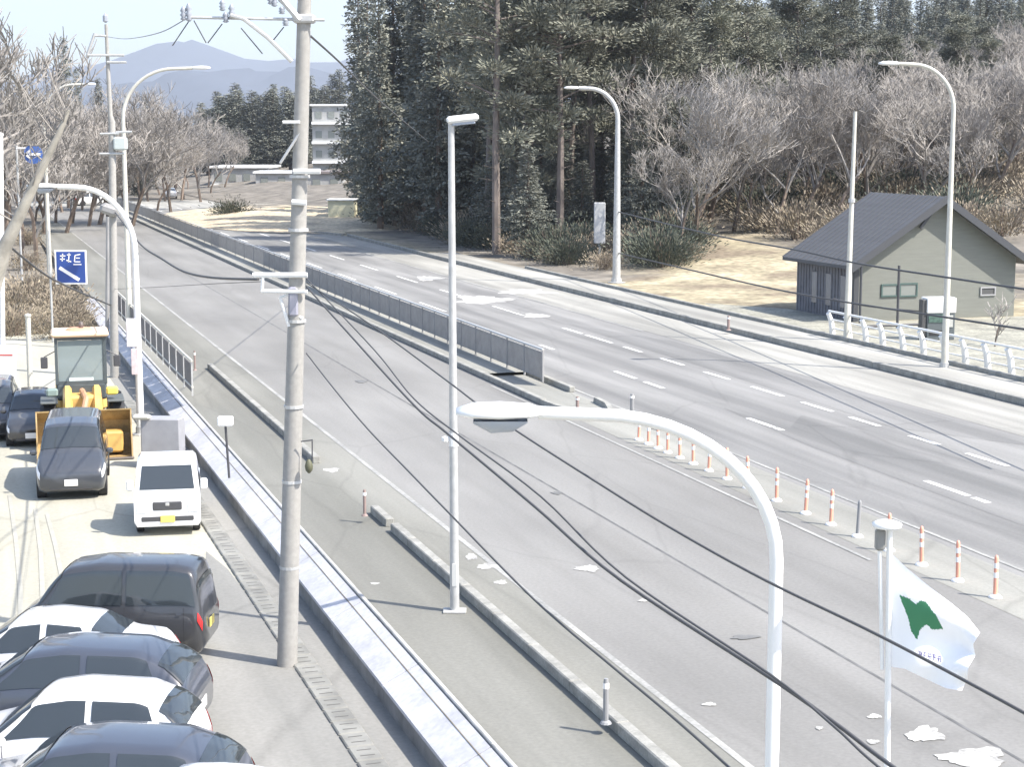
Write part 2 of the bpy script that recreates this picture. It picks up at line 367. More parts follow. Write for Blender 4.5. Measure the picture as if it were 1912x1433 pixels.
# painted markings
def marks(name, quads, m=M_line, z=.012):
    b = MB()
    for n0, n1, s0, s1 in quads: b.add([(n0, s0, z), (n1, s0, z), (n1, s1, z), (n0, s1, z)], [(0, 1, 2, 3)])
    return struct(name, b, m)
q = []
for u, v, u2, v2 in ((1047, 613, 1085, 624), (1097, 626, 1150, 641), (1166, 648, 1207, 658), (1232, 670, 1275, 683), (1317, 695, 1370, 709), (1399, 723, 1460, 741), (1493, 752, 1552, 770), (1581, 780, 1640, 797), (1690, 815, 1750, 832), (1800, 848, 1880, 872)):
    a, c = S(G(u, v)), S(G(u2, v2)); q.append((25.75, 25.92, c.y, a.y))
for u, v, u2, v2 in ((1151, 694, 1188, 708), (1198, 714, 1239, 726), (1375, 783, 1392, 788), (1397, 788, 1437, 799), (1441, 800, 1455, 805), (1712, 900, 1800, 928), (1808, 931, 1836, 941), (1000, 645, 1025, 654)):
    a, c = S(G(u, v)), S(G(u2, v2)); q.append((22.68, 22.86, c.y, a.y))
s_ = 78
while s_ < 225: q.append((25.75, 25.9, s_, s_+5)); q.append((22.7, 22.85, s_+3, s_+8)); s_ += 10
marks('road_markings_far', q)
marks('road_edge_lines', [(9.9, 10.02, 20, 230), (28.7, 28.85, 70, 225), (17.3, 17.4, 30, 56), (19.75, 19.85, 20, 55)], mat('worn_line', (.36, .355, .33), .85, col2=(.22, .22, .21), scale=1.2, stretch=(1, .3, 1), fine=.2))
def blob(b, cx, cy, rx, ry, z=.013, k=30):
    c = G(cx, cy, z); c1 = G(cx+rx, cy, z); c2 = G(cx, cy+ry, z); pts = []
    for j in range(k):
        t = 2*math.pi*j/k; f_ = random.uniform(.72, 1.1)*(.9+.15*math.sin(3*t+cx))
        p = c+(c1-c)*math.cos(t)*f_+(c2-c)*math.sin(t)*f_; pts.append(S(p))
    pts = pts[::-1]
    b.poly(pts)
b = MB()
for a in ((1098, 1062, 26, 7), (1200, 1122, 10, 3), (1325, 1316, 16, 4), (1634, 1338, 16, 5), (1630, 1386, 14, 5), (1728, 1372, 42, 17), (1820, 1415, 75, 22), (880, 1040, 12, 8), (912, 1058, 26, 6), (700, 1090, 10, 2), (935, 1088, 14, 5), (1530, 1360, 9, 4), (620, 878, 16, 5), (900, 560, 60, 9), (1000, 590, 30, 5), (800, 520, 30, 5), (980, 545, 60, 6)): blob(b, *a)
struct('road_paint_patches', b, mat('worn_patch', (.28, .275, .26), .85, col2=(.52, .51, .475), scale=2.2, fine=.25))
b = MB()
for a in ((1040, 921, 12, 3), (675, 712, 14, 3), (1250, 800, 40, 6), (1390, 1190, 30, 5)): blob(b, *a, z=.016)
struct('tar_patches', b, mat('tar', (.15, .15, .145), .8, var=.2, scale=3))
# tyre tracks on the parking concrete
b = MB()
for pts in (((18, 925), (30, 1010), (38, 1100), (40, 1190)), ((66, 950), (76, 1030), (80, 1120), (80, 1180)), ((88, 960), (104, 1020), (118, 1090), (124, 1140))):
    w3 = [S(G(u, v, PZ+.012)) for u, v in pts]
    for i in range(len(w3)-1):
        a, c = w3[i], w3[i+1]; b.add([a+Vector((-.05, 0, 0)), a+Vector((.05, 0, 0)), c+Vector((.05, 0, 0)), c+Vector((-.05, 0, 0))], [(0, 1, 2, 3)])
struct('tyre_tracks', b, mat('tyre_mark', (.34, .33, .285), .9, var=.08, scale=3))
# gutter with slotted covers
b = MB(); s_ = 2
while s_ < 60:
    b.box((5.45, s_+.3, PZ+.02), (.42, .57, .06), bev=.02)
    for k in range(2): b.box((5.45, s_+.18+.24*k, PZ+.052), (.22, .018, .008), mi=1)
    s_ += .6
tag(b.build('gutter', [mat('gutter_cover', (.21, .208, .19), .85, var=.22, scale=1.5), mat('slot', (.10, .10, .095), .8)], rz=TH), kind='structure')

# ------------------------------------------------------------------ white wall along the parking lot
t = thing('retaining_wall', 'long white painted wall between the parking lot and the pavement', 'wall', rz=TH)
b = MB(); s_ = -6
while s_ < 92: b.box((6.54, s_+2, (PZ-.25)/2), (.6, 3.985, -.25-PZ+.02), bev=.01); s_ += 4
b.build('wall', mat('wall_base_shaded', (.20, .198, .19), .9, var=.25, scale=1.5), t)  # lower face coloured darker to deepen the shadow strip along the wall foot
b = MB(); s_ = -6
while s_ < 92:
    e = s_+3.97
    lo, hi = (6.22, -.24), (6.80, .05)
    b.add([(lo[0], s_, lo[1]), (lo[0], e, lo[1]), (hi[0], e, hi[1]), (hi[0], s_, hi[1]), (lo[0], s_, lo[1]-.06), (lo[0], e, lo[1]-.06), (hi[0], e, -.3), (hi[0], s_, -.3)], [(3, 2, 1, 0), (0, 1, 5, 4), (0, 4, 7, 3), (1, 2, 6, 5)]); s_ += 4
b.build('sloping_face', M_wallw, t)
b = MB(); s_ = -6
while s_ < 92: b.box((6.86, s_+2, .03), (.08, 3.99, .13), bev=.015); s_ += 4
b.build('coping', M_cope, t)

# ------------------------------------------------------------------ median fence
t = thing('median_fence', 'long low grey panel fence with pale top rail on the central island', 'fence', rz=TH)
s0 = sA(1000, 722); npan = 0; s_ = s0
while s_ < 226 and npan < 98:
    L_ = 2.0 if s_ < 110 else 4.0
    b = MB(); b.box((19.04, s_, .12+.58), (.07, .07, 1.16), bev=.01); b.build('post', M_fence, t)
    b = MB(); k = 0
    nb = 16 if L_ == 2 else 22
    for k in range(nb): b.box((19.04, s_+.06+(L_-.1)*(k+.5)/nb, .72), (.03, (L_-.1)/nb*.8, .86))
    b.box((19.04, s_+L_/2, .27), (.03, L_-.08, .04)); b.box((19.04, s_+L_/2, 1.16), (.03, L_-.08, .03))
    b.build('panel', M_fence, t)
    s_ += L_; npan += 1
b = MB(); b.tube([(19.04, s0-.03, 1.27), (19.04, s_, 1.27)], .045, 8); b.build('top_rail', M_rail, t)

# ------------------------------------------------------------------ white fence by the house
t = thing('pedestrian_fence', 'white tubular fence along the pavement in front of the house', 'fence', rz=TH)
us = [1555, 1587, 1618, 1650, 1688, 1727, 1768, 1806, 1848, 1893]
prev = None; fpost = []
for i in range(16):
    if i < len(us):
        rt = ray(us[i], 600); k_ = rt.x/rt.y; s_ = (34.95*(NV.x-k_*NV.y))/(k_*RV.y-RV.x)
    else: s_ = prev-1.5
    b = MB(); b.tube([(34.95, s_, .12), (34.93, s_, .5), (34.87, s_+.0, .85), (34.76, s_, 1.12), (34.7, s_, 1.2)], [.13, .12, .115, .10, .09], 8)
    b.build('post', M_white, t, smooth=True); fpost.append(s_); prev = s_
for z, nn in ((1.18, 34.75), (.82, 34.88), (.45, 34.94)):
    b = MB(); b.tube([(nn, fpost[0], z+.1), (nn, fpost[-1], z+.1)], .035 if z < 1 else .05, 8); b.build('rail', M_white, t, smooth=True)

# ------------------------------------------------------------------ near mesh fence beyond the loader
t = thing('guard_fence', 'short grey panelled guard fence on the wall behind the lamp post beside the loader', 'fence', rz=TH)
sa, sb = sA(336, 760), sA(286, 640)
k = 0; s_ = sa
while s_ < sb+8:
    b = MB(); b.box((6.95, s_, .34+.55), (.05, .05, 1.1)); b.build('post', M_galv, t)
    b = MB()
    for j in range(9): b.box((6.95, s_+.1+.2*j, .9), (.03, .193, .9))
    b.build('panel', mat('panel_dark', (.12, .115, .12), .6), t); s_ += 2
b = MB(); b.tube([(6.95, sa-.05, 1.46), (6.95, s_, 1.46)], .04, 8); b.build('rail', M_cream, t)
b = MB(); b.tube([(6.95, sa-.05, .62), (6.95, s_, .62)], .04, 8); b.build('rail', M_cream, t)

# ------------------------------------------------------------------ poles and lamps
def arch_pts(h, arm, dirv, bend=.55, k=12):
    """tapered post that bends over into a horizontal arm"""
    pts = [Vector((0, 0, 0)), Vector((0, 0, h*.4)), Vector((0, 0, h-arm*bend))]
    r_ = arm*bend
    for i in range(1, k+1):
        a = (math.pi/2)*i/k; pts.append(Vector(dirv)*(arm*.75*(1-math.cos(a)))+Vector((0, 0, h-r_+r_*math.sin(a))))
    pts.append(Vector(dirv)*arm+Vector((0, 0, h+.02)))
    return pts
def arch_lamp(label, base, h, arm, dirv, r0, r1, m, head=(.7, .26, .12), bend=.55, glass=True, hm=None):
    t = thing('street_lamp', label, 'street lamp', base)
    dv = Vector(dirv).normalized(); pts = arch_pts(h, arm, dv, bend)
    n = len(pts); b = MB(); b.tube(pts, [r0+(r1-r0)*sat(p.z/h) for p in pts], 12)
    b.build('post', m, t, smooth=True)
    b = MB(); b.lathe((0, 0, 0), [(r0*2.2, 0), (r0*2.2, .03), (r0*1.3, .05), (r0*1.25, .25)], 12); b.build('base_plate', M_galv, t)
    e = dv*(arm+head[0]*.45)+Vector((0, 0, h+.02)); rz = math.atan2(dv.y, dv.x)
    Mx = Matrix.Rotation(rz, 3, 'Z')
    b = MB(); L_ = head[0]
    for i, (x, ww, zu, zd) in enumerate(((-.5, .12, .05, .03), (-.35, .4, .09, .05), (0, .5, .11, .06), (.3, .46, .10, .05), (.5, .2, .05, .02))):
        for j in range(10):
            a = 2*math.pi*j/10; yy = math.cos(a)*ww*head[1]; zz = math.sin(a); zz = zz*(zu if zz > 0 else zd)/.11*head[2]*.9
            b.v.append(tuple(e+Mx@Vector((x*L_, yy, zz))))
    for i in range(4):
        for j in range(10): b.f.append((i*10+j, i*10+(j+1) % 10, (i+1)*10+(j+1) % 10, (i+1)*10+j)); b.m.append(0)
    b.f += [tuple(range(9, -1, -1)), tuple(range(40, 50))]; b.m += [0, 0]
    hd = b.build('lamp_head', hm or M_white, t, smooth=True)
    if glass:
        b = MB(); b.v = []
        for i, x in enumerate((-.32, -.15, .1, .3)):
            dd = (.25, .9, 1, .3)[i]
            for j in range(7):
                a = math.pi*j/6; b.v.append(tuple(e+Mx@Vector((x*L_, math.cos(a)*head[1]*.42, -.45*head[2]-math.sin(a)*dd*head[2]*1.3))))
        for i in range(3):
            for j in range(6): b.f.append((i*7+j, i*7+j+1, (i+1)*7+j+1, (i+1)*7+j)); b.m.append(0)
        b.f += [tuple(range(6, -1, -1)), tuple(range(21, 28))]; b.m += [0, 0]
        b.build('lamp_lens', mat('lens', (.32, .36, .42), .25), hd, smooth=True)
    return t
# parking lot lamps (arms to the left)
Y2 = 15.6
p = D(1441, 1440, Y2); base = Vector((p.x, Y2, PZ)); top = D(1130, 775, Y2)
arch_lamp('tall white lamp with its arm curving left across the lanes, beside the flag', base, top.z-PZ-.0, (1441-985)/F*Y2*1.0, (-1, 0, 0), .075, .062, M_white, head=(.80, .5, .11), bend=.62)
bs_ = G(263, 812, PZ)
arch_lamp('white lamp with its arm curving left above the yellow wheel loader', bs_, D(150, 350, bs_.y).z-PZ, (262-120)/F*bs_.y*1.0, (-1, .05, 0), .12, .085, M_white, head=(1.0, .35, .12), bend=.85)
# road lamps
bs_ = G(1763, 690, .14); tp = D(1700, 120, bs_.y)
arch_lamp('tall lamp with its arm curving left in front of the house gable', bs_, tp.z-.14, 130/F*bs_.y*.80, (-1, 0, 0), .13, .07, M_cream, head=(.75, .35, .12), bend=.8, glass=False, hm=M_white)
bs_ = G(1151, 528, .14); tp = D(1100, 165, bs_.y)
arch_lamp('far lamp with its arm curving left in front of the dense evergreen trees', bs_, tp.z-.14, 85/F*bs_.y*.85, (-1, 0, 0), .24, .12, M_galv, head=(.9, .4, .14), bend=.8, glass=False, hm=M_white)
bs_ = G(243, 631, 0); tp = D(300, 128, bs_.y)
arch_lamp('far lamp with its arm curving right over the road, against the mountain', bs_, tp.z, 130/F*bs_.y, (1, 0, 0), .13, .07, M_cream, head=(.8, .35, .12), bend=.7, glass=False, hm=M_white)
bs_ = G(93, 515, 0); tp = D(120, 158, bs_.y)
arch_lamp('farthest left lamp with its arm curving right among bare trees', bs_, tp.z, 75/F*bs_.y, (1, 0, 0), .16, .08, M_cream, head=(.8, .35, .12), bend=.9, glass=False)
# straight lamp on the pavement
bs_ = G(849, 1143, .01); hh = D(845, 228, bs_.y).z
t = thing('street_lamp', 'straight grey lamp post with a short flat white head standing beside the kerb', 'street lamp', bs_)
b = MB(); b.tube([(0, 0, 0), (-.02, 0, hh)], [.085, .055], 12); b.build('post', M_galv, t, smooth=True)
b = MB(); b.box((.0, 0, .02), (.42, .3, .04), bev=.01); b.build('base_plate', M_cope, t)
b = MB(); b.box((.18, 0, hh+.05), (.56, .26, .13), bev=.04, ax=Matrix.Rotation(R(-6), 3, 'Y')); hd = b.build('lamp_head', M_white, t)
b = MB(); b.box((.2, 0, hh-.035), (.4, .2, .04), bev=.01, ax=Matrix.Rotation(R(-6), 3, 'Y')); b.build('lamp_lens', mat('lens', (.3, .3, .3), .3), hd)
b = MB(); b.box((0, -.085, .7), (.09, .012, .42), bev=.004); b.build('access_door', M_rail, t)
zc = D(848, 822, bs_.y).z
b = MB(); b.lathe((-.005, 0, zc-.12), [(.085, 0), (.085, .24)], 12); b.build('band', M_white, t)
b = MB(); b.lathe((-.15, 0, zc-.05), [(.02, 0), (.07, .02), (.07, .09), (.02, .11)], 10); b.build('sensor', M_white, t)
# straight pole right
bs_ = G(1580, 640, .14)
t = thing('pole', 'slim straight pale pole left of the house door, no lamp on top', 'pole', bs_)
tp = D(1597, 208, bs_.y)
b = MB(); b.tube([(0, 0, 0), (tp.x-bs_.x, 0, tp.z-.14)], [.13, .07], 10); b.build('shaft', M_cream, t, smooth=True)
b = MB(); zb_ = D(1590, 380, bs_.y).z; b.lathe(((tp.x-bs_.x)*.6, 0, zb_-.1), [(.14, 0), (.14, .16)], 10); b.build('band', M_galv, t)

# main concrete utility pole
bs_ = G(536, 1243, PZ); YP = bs_.y
t = thing('utility_pole', 'massive concrete utility pole in the foreground with crossarms and cables', 'utility pole', bs_)
tp = D(570, -60, YP); dx = tp.x-bs_.x; hp = tp.z-PZ
b = MB(); b.tube([(0, 0, 0), (dx, 0, hp)], [.178, .11], 16); b.build('shaft', M_conc, t, smooth=True)
def L(u, v, dy=0): p_ = D(u, v, YP+dy); return (p_.x-bs_.x, dy, p_.z-PZ)
def bar(b, a, c, r_=.03, n=6): b.tube([a, c], r_, n)
b = MB(); bar(b, L(352, 32, -.1), L(606, 37, -.12), .028); b.build('crossarm', M_galv, t)
b = MB(); b.box(L(568, 35), (.36, .34, .14), bev=.03); bar(b, L(515, -15, -.12), L(560, 38, -.15), .06); b.build('clamp', M_galv, t)
b = MB(); b.tube([L(430, 28, -.2), L(455, 35, -.2), L(500, 70, -.18), L(545, 115, -.15)], .035, 7); b.build('brace', M_galv, t)
for (u0, v0, v1) in ((342, 12, 38), (352, 6, 40), (415, 0, 20), (421, 22, 42), (432, 8, 34), (512, -8, 12), (526, 12, 26), (533, 34, 48), (505, -12, 8)):
    b = MB(); x, y, z1 = L(u0, v0, -.15); z0 = L(u0, v1, -.15)[2]
    hh_ = z1-z0; b.lathe((x, y, z0), [(.02, 0), (.055, hh_*.1), (.03, hh_*.25), (.06, hh_*.4), (.03, hh_*.55), (.055, hh_*.7), (.02, hh_)], 8)
    b.build('insulator', mat('porcelain', (.30, .32, .36), .3), t, smooth=True)
b = MB()
for pa in ((L(362, 38, -.1), L(385, 80, -.1)), (L(388, 80, -.1), L(415, 44, -.1)), (L(450, 52, -.1), L(490, 100, -.1)), (L(510, 75, -.1), L(530, 50, -.1)), (L(352, 40, -.1), L(322, 85, -.1)), (L(520, 0, -.15), L(545, 25, -.15))): bar(b, *pa, .010, 5)
b.build('jumper_wire', M_wire, t)
for (u0, v0, u1, v1, r_) in ((548, 320, 598, 320, .05), (545, 377, 572, 379, .05), (528, 228, 560, 228, .03)):
    b = MB(); bar(b, L(u0, v0, -.16), L(u1, v1, -.16), r_); b.build('crossarm', M_white, t)
b = MB(); bar(b, L(523, 305, -.1), L(560, 248, -.1), .025); b.build('brace', M_galv, t)
b = MB(); bar(b, L(472, 514, -.16), L(574, 514, -.16), .045, 8); b.build('crossarm', M_white, t)
b = MB(); bar(b, L(488, 544, -.16), L(574, 545, -.16), .035, 8); bar(b, L(491, 516, -.16), L(489, 544, -.16), .03); b.build('crossarm', M_white, t)
b = MB(); b.box(L(548, 563, -.1), (.16, .14, .5), bev=.03); b.build('splice_box', mat('grey_box', (.28, .28, .33), .5), t)
b = MB(); bar(b, L(523, 556, -.1), L(540, 610, -.1), .03); bar(b, L(523, 556, -.1), L(548, 548, -.1), .03); bar(b, L(548, 585, -.1), L(565, 595, -.1), .03); b.build('brace', M_white, t)
for v_ in (330, 430, 600, 760, 900, 1060):
    b = MB(); p0 = L(556, v_); b.lathe((dx*(p0[2]/hp), 0, p0[2]-.02), [(.172, 0), (.172, .05)], 14); b.build('band', M_galv, t)
b = MB(); bar(b, L(562, 825, -.2), L(584, 822, -.2), .012); bar(b, L(583, 824, -.2), L(583, 862, -.2), .012); b.build('hook', M_dark, t)
b = MB(); b.lathe(L(577, 884, -.2), [(.02, 0), (.06, .05), (.07, .12), (.05, .2), (.02, .24)], 10); b.build('green_case', mat('olive_case', (.10, .10, .06), .6), t, smooth=True)

# left utility pole
bs_ = G(214, 705, PZ); YL = bs_.y
t = thing('utility_pole', 'utility pole left of the road behind the curved white lamp, with two short crossarms', 'utility pole', bs_)
def LL(u, v, dy=0, B=None): p_ = D(u, v, YL+dy); return (p_.x-bs_.x, dy, p_.z-PZ)
b = MB(); b.tube([(0, 0, 0), LL(209, 228), LL(206, 215), LL(198, 45)], [.17, .13, .09, .06], 12); b.build('shaft', M_conc, t, smooth=True)
b = MB(); b.lathe(LL(197, 42), [(.03, 0), (.1, .05), (.1, .25), (.02, .35)], 8); b.build('pole_cap', mat('porcelain', (.3, .32, .36), .3), t)
for (u0, v0, u1, v1) in ((187, 250, 222, 249), (217, 247, 246, 246), (186, 287, 232, 287), (160, 103, 232, 103), (176, 66, 198, 67), (200, 116, 236, 116)):
    b = MB(); bar(b, LL(u0, v0, -.1), LL(u1, v1, -.1), .05); b.build('crossarm', M_galv, t)
b = MB(); bar(b, LL(177, 62, -.1), LL(163, 102, -.1), .06); b.build('brace', M_galv, t)
b = MB(); b.box(LL(225, 268, -.1), (.5, .3, .5), bev=.06); b.build('transformer', mat('trafo', (.48, .52, .50), .5), t)
b = MB(); b.box(LL(206, 392, -.25), (.75, .5, .4), bev=.12, ax=Matrix.Rotation(R(18), 3, 'Y')); b.build('splice_box', M_fence, t)
# small grey service pole beside it
bs2 = G(200, 640, PZ)
t = thing('pole', 'dark slim pole just left of the utility pole behind the loader', 'pole', bs2)
p_ = D(202, 405, bs2.y); b = MB(); b.tube([(0, 0, 0), (p_.x-bs2.x, 0, p_.z-PZ)], .09, 10); b.build('shaft', M_fence, t, smooth=True)
def simple_pole(name, label, u0, v0, u1, v1, r0, r1, m, z=0, cat='pole'):
    bb = G(u0, v0, z); tt = D(u1, v1, bb.y); t_ = thing(name, label, cat, bb)
    b_ = MB(); b_.tube([(0, 0, 0), (tt.x-bb.x, 0, tt.z-z)], [r0, r1], 10); b_.build('shaft', m, t_, smooth=True)
    b_ = MB(); b_.lathe((tt.x-bb.x, 0, tt.z-z-.02), [(r1*1.3, 0), (r1*1.3, .06), (r1*.3, .1)], 10); b_.build('cap', m, t_)
    return t_, bb, tt
simple_pole('pole', 'white pole cut by the left edge of the picture, rising above the white board', 6, 770, 1, 252, .09, .08, M_white, PZ)
simple_pole('pole', 'short cream pole standing between the dark car and the loader', 58, 768, 52, 590, .09, .085, M_cream, PZ)
simple_pole('pole', 'thin far pole with a white foot beside the distant bend', 268, 372, 265, 262, .14, .1, M_galv)
# board at left edge
bb = G(12, 772, PZ)
t = thing('notice_board', 'white upright board at the left edge behind the dark car', 'board', bb)
tt = D(12, 645, bb.y); b = MB(); b.box((0, 0, (tt.z-PZ)/2+.1), (.75, .12, tt.z-PZ-.2), bev=.02); b.build('board', M_white, t)
b = MB(); b.box((0, -.064, (tt.z-PZ)*.86), (.6, .006, .05)); b.build('stripe', mat('red_stripe', (.6, .12, .1), .5), t)
# banner on lamp post
YB = G(263, 812, PZ).y-.2
t = thing('banner', 'white upright banner hanging on the curved lamp post beside the loader', 'banner', D(250, 700, YB))
o_ = D(250, 700, YB)
def rel(u, v): p_ = D(u, v, YB)-o_; return p_
b = MB(); a, c = rel(237, 648), rel(259, 595); b.box(((a.x+c.x)/2, 0, (a.z+c.z)/2), (c.x-a.x, .03, c.z-a.z), bev=.01); b.build('upper_panel', mat('banner_white', (.76, .70, .70), .7), t)
b = MB(); a, c = rel(246, 700), rel(258, 652); b.box(((a.x+c.x)/2, 0, (a.z+c.z)/2), (c.x-a.x, .03, c.z-a.z), bev=.01); b.build('lower_panel', mat('banner_pink', (.70, .58, .58), .7, var=.15, scale=6), t)

# flag and its pole
YF = 15.2
bb = Vector((D(1668, 1430, YF).x, YF, PZ))
t = thing('flagpole', 'white flagpole with a flat round cap holding the white and green flag', 'flagpole', bb)
tt = D(1657, 985, YF)
b = MB(); b.tube([(.012, 0, 0), (tt.x-bb.x+.02, 0, tt.z-PZ)], [.034, .027], 12); b.build('shaft', M_white, t, smooth=True)
b = MB(); b.lathe((tt.x-bb.x-.005, 0, tt.z-PZ), [(.03, -.02), (.13, .0), (.135, .035), (.09, .055), (.01, .06)], 20); b.build('cap', M_white, t, smooth=True)
a, c = D(1643, 1015, YF)-bb, D(1647, 1252, YF)-bb
b = MB(); b.box((a.x+.005, .02, a.z+.03), (.09, .09, .2), bev=.02); b.build('pulley_housing', mat('grey_plastic', (.22, .22, .21), .5), t)
b = MB(); b.tube([(a.x, .02, a.z), (c.x+.005, .02, c.z)], [.02, .018], 8); b.build('side_rod', M_white, t, smooth=True)
def inpoly(x, y, pl):
    r_ = False; j = len(pl)-1
    for i in range(len(pl)):
        if (pl[i][1] > y) != (pl[j][1] > y) and x < (pl[j][0]-pl[i][0])*(y-pl[i][1])/(pl[j][1]-pl[i][1])+pl[i][0]: r_ = not r_
        j = i
    return r_
def crv(pts, t_):
    k = len(pts)-1; x = min(t_*k, k-1e-6); i = int(x); f_ = x-i
    return (pts[i][0]*(1-f_)+pts[i+1][0]*f_, pts[i][1]*(1-f_)+pts[i+1][1]*f_)
topc = [(1662, 1032), (1694, 1062), (1735, 1096), (1775, 1126), (1806, 1152), (1830, 1182)]
botc = [(1664, 1246), (1690, 1250), (1714, 1262), (1740, 1274), (1766, 1286), (1796, 1291)]
fly = [(1830, 1182), (1817, 1196), (1821, 1232), (1808, 1243), (1806, 1262), (1796, 1291)]
emb = [(1310, 705), (1355, 722), (1382, 745), (1400, 728), (1425, 735), (1452, 775), (1465, 790), (1495, 850), (1452, 852), (1425, 832), (1400, 850), (1385, 895), (1360, 858), (1348, 800), (1325, 745)]
emb = [(1100+x*.4418, 800+y*.4418) for x, y in emb]
NX, NY = 96, 84; b = MB(); px = []
for j in range(NY+1):
    for i in range(NX+1):
        a, c = i/NX, j/NY
        T_, B_ = crv(topc, a), crv(botc, a); x = T_[0]*(1-c)+B_[0]*c; y = T_[1]*(1-c)+B_[1]*c
        fx = crv(fly, c); q_ = T_[0], B_[0]
        ex = fx[0]-(topc[-1][0]*(1-c)+botc[-1][0]*c); x += ex*a**3
        px.append((x, y))
        dep = .10*a*math.sin(a*9+c*3.0)+.05*a*math.sin(c*11+a*4)-.35*a
        p_ = D(x, y, YF+dep); b.v.append(tuple(p_-bb))
for j in range(NY):
    for i in range(NX):
        k = j*(NX+1)+i; b.f.append((k, k+NX+1, k+NX+2, k+1))
        cx_ = (px[k][0]+px[k+NX+2][0])/2; cy_ = (px[k][1]+px[k+NX+2][1])/2
        mi = 1 if inpoly(cx_, cy_, emb) else 0
        if 1714 < cx_ < 1764 and 1214 < cy_ < 1240:       # small dark lettering under the emblem
            lx = (cx_-1714)/9; ly = (cy_-1216-(cx_-1714)*.22)/12
            g = int(lx); fx_ = lx-g
            if 0 < ly < 1 and g < 5 and ((.15 < fx_ < .4) or (ly < .22 and fx_ < .8) or (.42 < ly < .6 and fx_ < .75) or (g % 2 == 0 and .6 < fx_ < .8)): mi = 2
        b.m.append(mi)
fl = b.build('flag', [mat('flag_cloth', (.86, .86, .86), .8), mat('flag_green', (.05, .21, .10), .8), mat('flag_ink', (.16, .15, .28), .8)], smooth=True, loc=bb)
tag(fl, 'white flag with a green emblem blowing to the right of its pole', 'flag')

# ------------------------------------------------------------------ cables
def cable(label, pts, Y0, Y1, r_, n=6):
    u0, u1 = pts[0][0], pts[-1][0]; out = []
    sm_ = []
    for i in range(len(pts)-1):
        p0, p1, p2, p3 = pts[max(i-1, 0)], pts[i], pts[i+1], pts[min(i+2, len(pts)-1)]
        for k in range(6):
            f_ = k/6; sm_.append(tuple(.5*((2*p1[d])+(-p0[d]+p2[d])*f_+(2*p0[d]-5*p1[d]+4*p2[d]-p3[d])*f_*f_+(-p0[d]+3*p1[d]-3*p2[d]+p3[d])*f_**3) for d in (0, 1)))
    sm_.append(pts[-1])
    for u, v in sm_:
        f_ = (u-u0)/(u1-u0); Y = 1/((1-f_)/Y0+f_/Y1); out.append(D(u, v, Y))
    b_ = MB(); b_.tube(out, r_, n); return tag(b_.build('power_cable', M_wire, smooth=True), label, 'cable')
cable('thick dark cable crossing the big curved lamp low, then the flagpole foot', [(572, 535), (641, 612), (773, 757), (839, 813), (1000, 948), (1160, 1085), (1440, 1268), (1560, 1352), (1660, 1428), (1900, 1600)], YP-.2, 9.5, .0155)
cable('thinner cable twisted close beside the thick dark cable in the middle of the road', [(572, 520), (700, 655), (773, 745), (855, 812), (1010, 928), (1170, 1080), (1440, 1262), (1560, 1360), (1640, 1433), (1850, 1600)], YP-.2, 9.6, .0105)
cable('dark cable crossing in front of the flag to the right edge', [(572, 528), (700, 612), (842, 717), (892, 755), (975, 812), (1100, 892), (1250, 985), (1430, 1085), (1650, 1192), (1912, 1332), (2100, 1440)], YP-.2, 8.5, .0105)
cable('lowest dark cable from the big utility pole, running down over the near kerb', [(572, 660), (625, 728), (688, 803), (767, 885), (830, 950), (1000, 1123), (1140, 1243), (1250, 1335), (1360, 1433), (1560, 1620)], YP-.2, 10.5, .012)
cable('sagging dark cable from the left utility pole to the white crossarm of the big pole', [(214, 395), (262, 456), (300, 482), (345, 508), (400, 519), (482, 522)], YL, YP, .026)
cable('thin straight cable running left from the white crossarm above the near lanes', [(214, 540), (300, 536), (400, 530), (490, 526)], YL, YP, .007)
cable('dark cable at the left falling past the blue sign to the left utility pole', [(20, 462), (80, 510), (130, 537), (206, 570)], 40, YL, .03)
cable('upper dark cable crossing the gable of the house', [(1151, 395), (1342, 441), (1487, 467), (1606, 493), (1760, 517), (1912, 540), (2150, 572)], 100, 42, .036)
cable('lower dark cable crossing the house at window height', [(1151, 472), (1232, 491), (1400, 530), (1487, 548), (1601, 568), (1760, 592), (1912, 615), (2150, 648)], 100, 42, .036)
cable('faint thin wire from the top of the big pole down to the evergreen trees', [(572, 60), (630, 112), (700, 180), (800, 265)], YP, 110, .02)
cable('faint thin wire between the top crossarm and the left pole', [(198, 68), (240, 72), (300, 60), (342, 38)], YL, YP, .008)
cable('low cable crossing the house at railing height', [(1556, 558), (1620, 572), (1723, 582)], 74, 72, .035)

# ------------------------------------------------------------------ signs
t = thing('direction_sign', 'square blue sign with white marks and a white diagonal arrow, left of the road', 'sign', G(99, 640, PZ))
bb = t.location.copy(); tt = D(99, 430, bb.y)
b = MB(); b.tube([(0, 0, 0), (0, 0, tt.z-PZ)], .05, 8); b.build('post', M_galv, t, smooth=True)
def q3(u, v, dy): p_ = D(u, v, bb.y+dy)-bb; return p_
a, c = q3(104, 531, -.09), q3(161, 467, -.09)
b = MB(); b.box(((a.x+c.x)/2, -.09, (a.z+c.z)/2), (c.x-a.x, .03, c.z-a.z), bev=.01); pl_ = b.build('border', M_refl, t)
a, c = q3(107, 528, -.11), q3(158, 470, -.11)
b = MB(); b.box(((a.x+c.x)/2, -.11, (a.z+c.z)/2), (c.x-a.x, .02, c.z-a.z)); b.build('panel', M_blue, t)
b = MB()
def stroke(u0, v0, u1, v1, wd=.045):
    p0, p1 = q3(u0, v0, -.124), q3(u1, v1, -.124); d = (p1-p0); d.y = 0; an = math.atan2(-d.z, d.x); b.box((p0+p1)/2, (d.length, .012, wd), ax=Matrix.Rotation(an, 3, 'Y'))
stroke(111, 500, 148, 523, .15)
